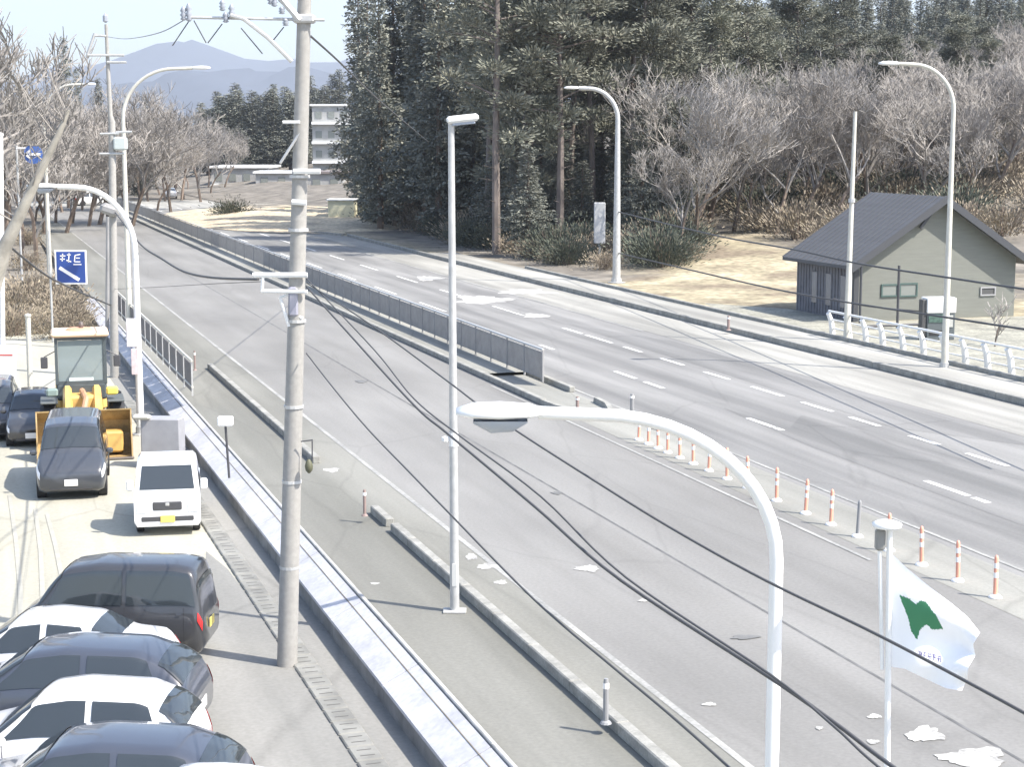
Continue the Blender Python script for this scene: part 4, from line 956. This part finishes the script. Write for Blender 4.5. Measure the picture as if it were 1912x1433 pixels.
for y in (-.95, .95):
    b = MB(); b.box((-2.0, y*.9, 1.72), (.25, .34, .24), bev=.05); hl = b.build('headlight', mat('lamp_yellow', (.8, .62, .12), .35) if y > 0 else mat('lamp_teal', (.20, .26, .24), .35), t)
    for xw in (-2.35, -4.6):
        b = MB(); b.lathe((xw, y-.2 if y > 0 else y+.2, .68), [(.5, 0), (.64, .02*(1 if y > 0 else -1)), (.68, .12*(1 if y > 0 else -1)), (.68, .36*(1 if y > 0 else -1)), (.62, .46*(1 if y > 0 else -1)), (.34, .46*(1 if y > 0 else -1))], 24, axis='Y'); wh = b.build('wheel', M_black, t)
        b = MB(); b.lathe((xw, y+(.24 if y > 0 else -.24), .68), [(.33, 0), (.3, .02*(1 if y > 0 else -1))], 16, axis='Y'); b.build('rim', M_yel, wh)
    b = MB(); b.box((-2.35, y, 1.44), (1.3, .5, .06), bev=.02); b.build('mudguard', mat('guard_dark', (.09, .10, .10), .6), t)
b = MB(); b.box((-4.6, 0, 1.35), (1.9, 1.5, 1.0), bev=.12); b.build('engine_cover', M_yel, t)
b = MB(); b.box((-3.3, 0, 1.62), (1.35, 1.45, .5), bev=.05); b.build('cab_base', mat('cab_dark', (.07, .085, .09), .5), t)
cab_c = Vector((-3.3, 0, 2.55)); b = MB()
for x in (-.62, .62):
    for y in (-.70, .70): b.box(cab_c+Vector((x, y, 0)), (.09, .09, 1.4))
[b.box(cab_c+Vector((0, y, zz_)), (1.16, .08, .08)) for y in (-.7, .7) for zz_ in (-.68, .68)]; b.box(cab_c+Vector((.62, 0, -.66)), (.09, 1.3, .12)); b.box(cab_c+Vector((.62, 0, .66)), (.09, 1.3, .08)); b.build('cab_frame', mat('cab_dark', (.07, .085, .09), .5), t)
M_cabg = mat('cab_glass', (.22, .26, .26), .08, spec=.8)
b = MB(); b.box(cab_c+Vector((.62, 0, 0)), (.02, 1.3, 1.2)); b.build('window', M_cabg, t)
for y in (-.7, .7): b = MB(); b.box(cab_c+Vector((0, y, 0)), (1.1, .02, 1.25)); b.build('window', M_cabg, t)
b = MB(); b.box(cab_c+Vector((.2, .1, -.35)), (.4, .5, .5), bev=.1); b.box(cab_c+Vector((.0, .1, .0)), (.15, .45, .6), bev=.06); b.build('seat', M_black, t)
b = MB(); b.box(cab_c+Vector((.64, 0, -.56)), (.02, .7, .1)); b.build('wiper_panel', mat('cab_strip', (.6, .66, .64), .3), t)
b = MB(); b.box(cab_c+Vector((0, 0, .78)), (1.6, 1.66, .14), bev=.05); rf = b.build('roof', mat('roof_cream', (.75, .55, .38), .5), t)
b = MB(); b.lathe(cab_c+Vector((0, 0, .85)), [(.42, 0), (.34, .06), (.1, .08)], 16); b.build('roof_hatch', mat('hatch_orange', (.7, .33, .2), .5), rf)
b = MB(); b.lathe(cab_c+Vector((.1, .05, .92)), [(.07, 0), (.08, .1), (.05, .18)], 10); b.build('beacon', mat('beacon_dark', (.12, .1, .09), .4), rf)
for y in (-1.05, 1.05):
    b = MB(); b.box(cab_c+Vector((.5, y, -.05)), (.06, .2, .34), bev=.02); b.build('mirror', M_dark, t)
    b = MB(); b.tube([cab_c+Vector((.55, y*.68, .3)), cab_c+Vector((.5, y, .12))], .015, 5); b.build('mirror_arm', M_dark, t)
b = MB(); b.tube([(-4.3, .5, 1.8), (-4.3, .5, 2.7)], .06, 8); b.build('exhaust', M_dark, t)

# ------------------------------------------------------------------ distant buildings
def building(label, u0, u1, v_top, v_base, roofm, wallm, floors=0, dep=10, name='building', win_=True):
    z0 = 0; bb_ = G((u0+u1)/2, v_base); Y = bb_.y; W2 = (u1-u0)/F*Y; H2 = D(u0, v_top, Y).z
    t_ = thing(name, label, 'building', bb_)
    b_ = MB(); b_.box((0, dep/2, H2/2-.1), (W2, dep, H2-.2)); b_.build('wall', wallm, t_)
    b_ = MB(); b_.box((0, dep/2, H2), (W2+.8, dep+.8, .35)); b_.build('roof', roofm, t_)
    for f_ in range(floors):
        z = H2*(f_+.5)/floors
        for k in range(max(2, int(W2/2.2))):
            x = -W2/2+(k+.5)*W2/max(2, int(W2/2.2)); b_ = MB(); b_.box((x, -.04, z), (1.2, .1, 1.3)); b_.build('window', pg, t_)
        b_ = MB(); b_.box((0, -.5, z-H2/floors*.42), (W2+.1, 1, .5)); b_.build('balcony', roofm, t_)
    return t_
MW, MG2 = mat('far_white', (.72, .72, .70), .7), mat('far_grey', (.34, .34, .33), .8, var=.15, scale=.5)
building('pale flat roofed block with balconies beyond the big utility pole', 585, 655, 196, 342, MW, MG2, 4, 12, 'apartment_block')
building('long low white roofed shed at the far end of the road', 396, 500, 312, 350, MW, MG2, 1, 14, 'shed')
building('second low white roofed shed right of the first, behind the pole brace', 478, 575, 322, 354, MW, MG2, 1, 8, 'shed')
building('small brown grey house beyond the grass island', 575, 640, 322, 362, mat('far_roof', (.22, .19, .18), .8), MG2, 1, 8, 'small_house')
t = thing('parked_truck', 'small cream site hut on the grass island left of the evergreens', 'hut', G(640, 408, .6))
b = MB(); b.box((0, 0, .9), (2.6, 3, 1.8), bev=.05); b.build('body', mat('hut_cream', (.6, .58, .42), .7), t); b = MB(); b.box((0, 0, 1.86), (2.9, 3.3, .12)); b.build('roof', MW, t)
t.name = 'site_hut'

# ------------------------------------------------------------------ mountains
def ridge(name, pts, Y, dep, m):
    b_ = MB(); P_ = []; k = len(pts); NS = 90
    us_ = [pts[0][0]+(pts[-1][0]-pts[0][0])*i/NS for i in range(NS+1)]
    vv = np.interp(us_, [p_[0] for p_ in pts], [p_[1] for p_ in pts])
    for _ in range(1): vv[1:-1] = (vv[:-2]+2*vv[1:-1]+vv[2:])/4
    rows_ = 10
    for i, (u, v) in enumerate(zip(us_, vv)):
        tp_ = D(u, v, Y); hh_ = tp_.z+random.uniform(-.006, .006)*tp_.z
        for r_ in range(-rows_, rows_+1):
            f_ = r_/rows_; g = (1-abs(f_))**1.15; wob = 1+.22*math.sin(i*.9+r_*1.7)*(abs(f_) > .05)*(1-abs(f_))
            b_.v.append((tp_.x, Y+f_*dep, max(-2, hh_*g*wob if r_ else hh_)))
    q_ = 2*rows_+1
    for i in range(NS):
        for r_ in range(q_-1): a = i*q_+r_; b_.f.append((a, a+q_, a+q_+1, a+1)); b_.m.append(0)
    o = b_.build(name, m, smooth=True); return tag(o, kind='structure')
M_mtn = mat('mountain', (.06, .07, .09), .95, var=.25, scale=.002, spec=.1)
ridge('mountain', [(-900, 200), (-300, 170), (60, 150), (180, 122), (240, 104), (270, 88), (300, 76), (322, 70), (345, 72), (370, 82), (400, 98), (430, 110), (520, 114), (700, 118), (1000, 122), (1600, 150), (2800, 220)], 8200, 2200, M_mtn)
ridge('hills', [(-900, 200), (100, 170), (300, 150), (420, 128), (520, 135), (600, 132), (700, 150), (900, 170), (2000, 210)], 5200, 1300, M_mtn)

# ------------------------------------------------------------------ trees
def leafquads(b_, c_, d_, L_, wd):
    """one small leaf card: centre, direction, length, width"""
    d_ = d_.normalized(); a = d_.cross(Vector((random.uniform(-1, 1), random.uniform(-1, 1), random.uniform(-1, 1))))
    if a.length < 1e-3: return
    a.normalize(); a *= wd/2; o = len(b_.v); e = d_*L_
    b_.v += [tuple(c_-a*.6), tuple(c_+a*.6), tuple(c_+e*.6+a), tuple(c_+e), tuple(c_+e*.6-a)]; b_.f.append((o, o+1, o+2, o+3, o+4)); b_.m.append(0)
def cedar_meshes(h, rad, seed, low=.04):
    random.seed(seed); tr = MB(); tr.tube([(0, 0, -.5), (.1, 0, h*.5), (0, 0, h*.97)], [.32, .2, .03], 7)
    cr = MB(); z = h*low
    while z < h*.985:
        f_ = (z-h*low)/(h*(1-low)); rr = rad*(1-f_)**.75*(.75+.25*math.sin(f_*9+seed))+.25
        for k in range(7 if f_ < .8 else 5):
            a = random.uniform(0, 2*math.pi); L_ = rr*random.uniform(.55, 1.12)
            d_ = Vector((math.cos(a), math.sin(a), 0))
            droop = random.uniform(-.45, -.05)
            for q_ in range(max(5, int(L_*12))):
                g = random.uniform(.15, 1); c_ = d_*L_*g+Vector((random.gauss(0, .16), random.gauss(0, .16), z+droop*L_*g*g+.25*L_*g+random.gauss(0, .13)))
                leafquads(cr, c_, d_+Vector((random.gauss(0, .5), random.gauss(0, .5), random.gauss(-.1, .5))), random.uniform(.2, .42), random.uniform(.09, .2))
        z += random.uniform(.16, .34)
    return tr.mesh('trunk', M_brown), cr.mesh('crown', M_cedar)
def pine_meshes(h, rad, seed, low=.42):
    random.seed(seed); tr = MB(); bend = random.uniform(-.6, .6)
    tr.tube([(0, 0, -.5), (bend*.3, 0, h*.3), (bend, .2, h*.62), (bend*.6, 0, h*.95)], [.30, .23, .16, .04], 7)
    cr = MB()
    for k in range(44):
        f_ = random.uniform(0, 1)**.8; z = h*(low+(1-low)*f_); rr = rad*(.45+.6*math.sin(min(1, f_*1.1+.15)*math.pi))
        a = random.uniform(0, 2*math.pi); L_ = rr*random.uniform(.3, 1.05); c0 = Vector((math.cos(a)*L_, math.sin(a)*L_, z+random.uniform(-.3, .6)))
        tr.tube([(bend*.8, 0, z-.6), tuple(c0*.55+Vector((0, 0, z*.45-.2))), tuple(c0)], [.07, .05, .02], 4)
        sx = random.uniform(.8, 1.5)
        for q_ in range(330):
            v_ = Vector((random.gauss(0, .5)*sx, random.gauss(0, .5)*sx, random.gauss(0, .26)))
            leafquads(cr, c0+v_, v_+Vector((0, 0, .25)), random.uniform(.2, .4), random.uniform(.06, .15))
    for k in range(8):      # dead stubs on the bare part
        z = random.uniform(.12, low)*h; a = random.uniform(0, 6.28); tr.tube([(bend*.4, 0, z), (bend*.4+math.cos(a)*1.2, math.sin(a)*1.2, z+.2)], [.04, .01], 3)
    return tr.mesh('trunk', M_bark2), cr.mesh('crown', M_pine)
def bare_meshes(h, seed, spread=.5, tw=.05, depth=6):
    random.seed(seed); tr = MB(); cr = MB()
    def grow(b_, p_, d_, L_, r_, lev):
        n = 3; pts = [p_]; dd = d_.normalized()
        for i in range(n):
            dd = (dd+Vector((random.gauss(0, .13), random.gauss(0, .13), random.gauss(.05, .08)))).normalized(); pts.append(pts[-1]+dd*L_/n)
        b_.tube(pts, [r_*(1-.4*i/n) for i in range(n+1)], 5 if lev < 2 else 3, cap=False)
        if lev >= depth: return
        kids = 3 if lev < 2 else 3
        for k in range(kids+(1 if random.random() < .5 else 0)):
            f_ = random.uniform(.45, 1) if lev else random.uniform(.35, 1); i = min(int(f_*n), n-1); q_ = pts[i].lerp(pts[i+1], f_*n-i)
            side = Vector((random.gauss(0, 1), random.gauss(0, 1), random.gauss(.15, .5))).normalized()
            nd = (dd*(1-spread)+side*spread+Vector((0, 0, .18))).normalized()
            grow(cr, q_, nd, L_*random.uniform(.58, .8), max(r_*.52, tw*.45), lev+1)
    grow(tr, Vector((0, 0, -.4)), Vector((random.gauss(0, .04), random.gauss(0, .04), 1)), h*.42, h*.016, 0)
    return tr.mesh('trunk', M_brown), cr.mesh('crown', M_twig)
def scrub_meshes(h, seed, m=None, n=420):
    random.seed(seed); tr = MB(); cr = MB()
    for k in range(16):
        a = random.uniform(0, 6.28); r_ = random.uniform(.1, .9)*h; tr.tube([(math.cos(a)*.15, math.sin(a)*.15, -.1), (math.cos(a)*r_*.6, math.sin(a)*r_*.6, h*random.uniform(.5, 1))], [.03, .01], 3)
    for k in range(n):
        v_ = Vector((random.gauss(0, .45)*h, random.gauss(0, .45)*h, abs(random.gauss(.4, .25))*h)); leafquads(cr, v_, v_+Vector((0, 0, .3)), random.uniform(.12, .3)*h*.5, .035*h)
    return tr.mesh('stem', M_brown), cr.mesh('crown', m or M_scrub)
st_ = random.getstate()
CED = [cedar_meshes(22, 3.6, 11), cedar_meshes(20, 3.3, 12), cedar_meshes(24, 3.4, 13, .1)]
PIN = [pine_meshes(22, 3.9, 21, .3), pine_meshes(24, 3.5, 22, .36), pine_meshes(20, 3.8, 23, .26)]
BAR = [bare_meshes(13, 31), bare_meshes(14, 32, .58), bare_meshes(12, 35, .52)]
SCR = [scrub_meshes(1.3, 41, None, 1500), scrub_meshes(1.1, 42, None, 1500)]
BUS = [scrub_meshes(1.3, 43, M_bush, 2400)]
random.seed(99)
def place(kindname, meshes, x, y, sc, label, cat, group, z=None, sxy=None, parts=('trunk', 'crown')):
    tm, cm = random.choice(meshes); zz = hgt(x, y) if z is None else z
    if group:
        v_ = Vector((x, y, 0)); u = CX+F*x/(y*cp+8*sp)
        lm = min(((100, 'small blue signs'), (205, 'left utility pole'), (330, 'far curved lamp arm'), (450, 'left shed'), (568, 'big utility pole'), (848, 'straight lamp post'), (1000, 'median fence end'), (1150, 'far curved lamp'), (1380, 'sunlit dry clearing'), (1590, 'slim straight pole'), (1760, 'lamp by the gable'), (1900, 'right picture edge')), key=lambda q_: abs(q_[0]-u))
        label = label+(', just left of' if u < lm[0]-18 else ', just right of' if u > lm[0]+18 else ', in line with')+' the '+lm[1]
        wl = label.split(); label = ' '.join(wl[:16]) if len(wl) <= 16 else label
    t_ = thing(kindname, label, cat, (x, y, zz), random.uniform(0, 6.28), group); t_.scale = (sxy or sc, sxy or sc, sc)
    link_mesh(parts[0], tm, t_); link_mesh(parts[1], cm, t_); return t_
def at(u, Y): return (u-CX)/F*(Y*cp+8*sp), Y
# evergreen grove in the middle
for Y, us_ in ((160, (712, 745, 775)), (150, (790, 820, 850, 880)), (176, (690, 725, 765, 800, 840, 880, 915)), (198, (680, 720, 770, 820, 880, 940))):
    for u in us_:
        x, y = at(u+random.uniform(-8, 8), Y+random.uniform(-4, 4)); place('cedar_tree', CED, x, y, random.uniform(.98, 1.18), 'dense dark cedar of the grove', 'cedar tree', 'cedars of the evergreen grove')
for Y, us_ in ((128, (930, 985, 1040, 1100, 1160, 1215)), (140, (900, 950, 1010, 1070, 1130, 1190, 1245)), (155, (925, 990, 1045, 1105, 1165, 1225, 1285))):
    for u in us_:
        x, y = at(u+random.uniform(-12, 12), Y+random.uniform(-4, 4)); place('pine_tree', PIN, x, y, random.uniform(.92, 1.15), 'tall bare trunked pine of the grove', 'pine tree', 'pines of the evergreen grove')
for Y, us_ in ((180, (960, 1020, 1085, 1150, 1215, 1280)), (205, (985, 1040, 1100, 1165, 1230, 1290))):
    for u in us_:
        x, y = at(u+random.uniform(-12, 12), Y+random.uniform(-4, 4)); place('cedar_tree', CED, x, y, random.uniform(.8, 1.0), 'cedar behind the grove pines', 'cedar tree', 'cedars behind the pines')
for i in range(22):
    u = 900+400*(i+.5)/22+random.uniform(-9, 9); x, y = at(u, random.uniform(121, 150))
    if S(Vector((x, y, 0))).x < 36.5: continue
    place('cedar_tree', CED, x, y, random.uniform(.28, .5), 'young bushy cedar below the grove pines', 'cedar tree', 'young cedars below the pines', sxy=random.uniform(.5, .75))
# undergrowth below the grove
for i in range(46):
    u = random.uniform(690, 1300); vb = 257+(u+90)/4.72-random.uniform(0, 22)
    if u > 1080: vb = min(vb, 510-random.uniform(0, 30))
    p_ = G(u, vb); sc = random.uniform(.9, 2.2)
    place('bush', BUS if random.random() < .5 else SCR, p_.x, p_.y, sc, 'low bush under the grove', 'bush', 'bushes under the evergreen grove', parts=('stem', 'crown'))
# bare and scrubby trees on the right slope
for Y, n_, lo, hi in ((118, 3, 1240, 1330), (128, 9, 1320, 1960), (137, 10, 1230, 1960), (147, 12, 1250, 1980), (158, 13, 1250, 1980), (170, 14, 1270, 1990), (184, 14, 1290, 2000), (198, 15, 1290, 2000)):
    for i in range(n_):
        u = lo+(hi-lo)*(i+.5)/n_+random.uniform(-22, 22); x, y = at(u, Y+random.uniform(-6, 6))
        if Y <= 118 and u > 1340: continue
        place('bare_tree', BAR, x, y, random.uniform(.72, 1.0), 'leafless tree on the right slope', 'bare tree', 'bare trees on the slope')
for Y, n_ in ((150, 7), (165, 10), (185, 12)):
    for i in range(n_):
        u = 1300+700*(i+.5)/n_+random.uniform(-30, 30); x, y = at(u, Y+random.uniform(-6, 6))
        place('pine_tree', PIN, x, y, random.uniform(.36, .6), 'small green pine on the right slope', 'pine tree', 'small pines on the slope')
for Y, us_ in ((146, (1275, 1330, 1392)), (160, (1255, 1310, 1365, 1420, 1480)), (178, (1285, 1340, 1395, 1450, 1510, 1560))):
    for u in us_:
        x, y = at(u+random.uniform(-12, 12), Y+random.uniform(-3, 3)); place('pine_tree', PIN, x, y, random.uniform(.66, .86), 'middle sized pine right of the grove', 'pine tree', 'pines between the grove and the ridge')
# ridge of dark conifers
for Y, n_, sc0 in ((190, 18, .56), (205, 22, .60), (222, 28, .65), (240, 30, .69), (262, 32, .72)):
    for i in range(n_):
        u = 1280+740*(i+.5)/n_+random.uniform(-10, 10); x, y = at(u, Y+random.uniform(-5, 5))
        place('cedar_tree', CED, x, y, sc0*random.uniform(.85, 1.1), 'pointed dark ridge conifer', 'conifer', 'conifers along the ridge', sxy=sc0*1.2)
# left side
for Y, n_, lo, hi, s0_ in ((130, 5, -60, 70, 1.05), (150, 7, -20, 130, 1.0), (172, 9, 0, 250, 1.0), (200, 10, 0, 330, .95), (235, 12, 100, 390, .95), (262, 12, 100, 400, .85), (285, 12, 100, 420, .85)):
    for i in range(n_):
        u = lo+(hi-lo)*(i+.5)/n_+random.uniform(-12, 12); x, y = at(u, Y+random.uniform(-6, 6))
        place('bare_tree', BAR, x, y, s0_*random.uniform(.85, 1.1), 'leafless tree of the left wood', 'bare tree', 'bare trees left of the road')
for i, (u, Y, sc) in enumerate(((128, 210, .86), (150, 225, .8), (190, 240, .7), (260, 240, .62), (275, 245, .6))):
    x, y = at(u, Y); place('cedar_tree', CED, x, y, sc, 'dark conifer of the left wood', 'conifer', 'conifers left of the road', sxy=sc*.8)
for Y in (345, 370, 400):
    for i in range(14):
        u = 375+270*(i+.5)/14+random.uniform(-8, 8); x, y = at(u, Y)
        if Y == 345 and 560 < u: continue
        place('cedar_tree', CED, x, y, random.uniform(.60, .82), 'distant conifer behind the sheds', 'conifer', 'distant conifers behind the sheds', sxy=1.35)
for i in range(90):
    Y = random.uniform(112, 175); x, y = at(random.uniform(1290, 1985), Y)
    if S(Vector((x, y, 0))).x < 54: continue
    place('bush', SCR if i % 4 else BUS, x, y, random.uniform(1.2, 2.6), 'undergrowth bush on the right slope', 'bush', 'undergrowth of the right slope', parts=('stem', 'crown'))
for i in range(30):
    u = random.uniform(20, 205); v = random.uniform(455, 640); p_ = G(u, v, PZ)
    if S(p_).x > 5.8 or p_.y < 62: continue
    place('bush', SCR, p_.x, p_.y, random.uniform(.8, 1.5), 'dry brown bush behind the loader', 'bush', 'dry bushes behind the wheel loader', parts=('stem', 'crown'))
p_ = G(432, 408, .2); place('bush', BUS, p_.x, p_.y, 1.6, 'dark round bush at the left tip of the grass island', 'bush', None, z=.1, parts=('stem', 'crown'))
# pale scrub heap by the far pavement
for i, (u, v, sc) in enumerate(((1052, 492, 1.3), (1075, 486, 1.5), (1100, 488, 1.3), (1035, 497, 1.0), (1128, 492, 1.1))):
    p_ = G(u, v); place('bush', SCR, p_.x, p_.y, sc, 'pale dry brush heap', 'bush', 'pale brush heap', parts=('stem', 'crown'))
p_ = G(1858, 648, .12)
tm, cm = bare_meshes(2.9, 77, .55, .05, 3)
t = thing('sapling', 'bare forked sapling in front of the right end of the house', 'sapling', p_); link_mesh('trunk', tm, t); link_mesh('crown', cm, t)
# near leaning tree at the left
random.seed(5)
t = thing('leaning_tree', 'leafless tree leaning right across the left edge of the picture', 'tree', (D(-60, 700, 38).x, 38, PZ))
o_ = t.location.copy(); b = MB(); path = [o_*0, D(-20, 545, 38)-o_, D(10, 460, 38)-o_, D(45, 385, 38)-o_, D(85, 300, 38)-o_, D(112, 245, 38)-o_, D(128, 205, 38)-o_]
b.tube(path, [.3, .24, .16, .12, .09, .07, .04], 8); b.build('trunk', mat('grey_bark', (.30, .28, .24), .9, var=.25, scale=2), t, smooth=True)
b = MB()
for k in range(26):
    i_ = random.choice((2, 3, 3, 4, 4, 5, 5)); q0 = path[i_].lerp(path[i_+1], random.random()); d_ = Vector((random.uniform(-.8, 1), random.uniform(-.6, .6), random.uniform(.3, 1.2))); L_ = random.uniform(.5, 1.3)
    q1 = q0+d_*L_*.5; q2 = q0+d_*L_+Vector((0, 0, .15)); b.tube([q0, q1, q2], [.022, .014, .005], 4, cap=False)
    for j_ in range(3): b.tube([q1, q1+Vector((random.uniform(-.4, .5), random.uniform(-.3, .3), random.uniform(.2, .6)))], [.009, .003], 3, cap=False)
b.build('crown', M_twig, t)
for u_, Y_, sc_ in ((-75, 84, 1.5), (-20, 100, 1.25)):
    x, y = at(u_, Y_); t = thing('bare_tree', 'large leafless tree whose twigs fill the top left corner' if Y_ < 90 else 'leafless tree behind the white pole at the left edge', 'bare tree', (x, y, PZ)); t.scale = (sc_,)*3
    link_mesh('trunk', BAR[0][0], t); link_mesh('crown', BAR[0][1], t)

# ------------------------------------------------------------------ haze
b = MB(); b.box((0, 3000, 400), (30000, 15000, 804)); hz = b.build('haze', None)
hz.data.materials.clear(); hm = bpy.data.materials.new('haze'); hm.use_nodes = True; t_ = hm.node_tree; t_.nodes.clear()
ou = t_.nodes.new('ShaderNodeOutputMaterial'); pv = t_.nodes.new('ShaderNodeVolumePrincipled'); pv.inputs['Color'].default_value = (.84, .90, 1, 1)
pv.inputs['Density'].default_value = 1.5e-4; pv.inputs['Anisotropy'].default_value = .2; t_.links.new(pv.outputs[0], ou.inputs['Volume'])
hz.data.materials.append(hm); tag(hz, kind='stuff')

# ordinals where a few like things share a label
by = {}
for o in C.objects:
    if o.parent is None and 'label' in o: by.setdefault(o['label'], []).append(o)
ordw = ['first', 'second', 'third', 'fourth', 'fifth', 'sixth']
for lab, os_ in by.items():
    if 2 <= len(os_) <= 6 and len(lab.split()) <= 12:
        for i, o in enumerate(sorted(os_, key=lambda q_: q_.location.x/max(1, q_.location.y))): o['label'] = lab+', '+ordw[i]+' from left'
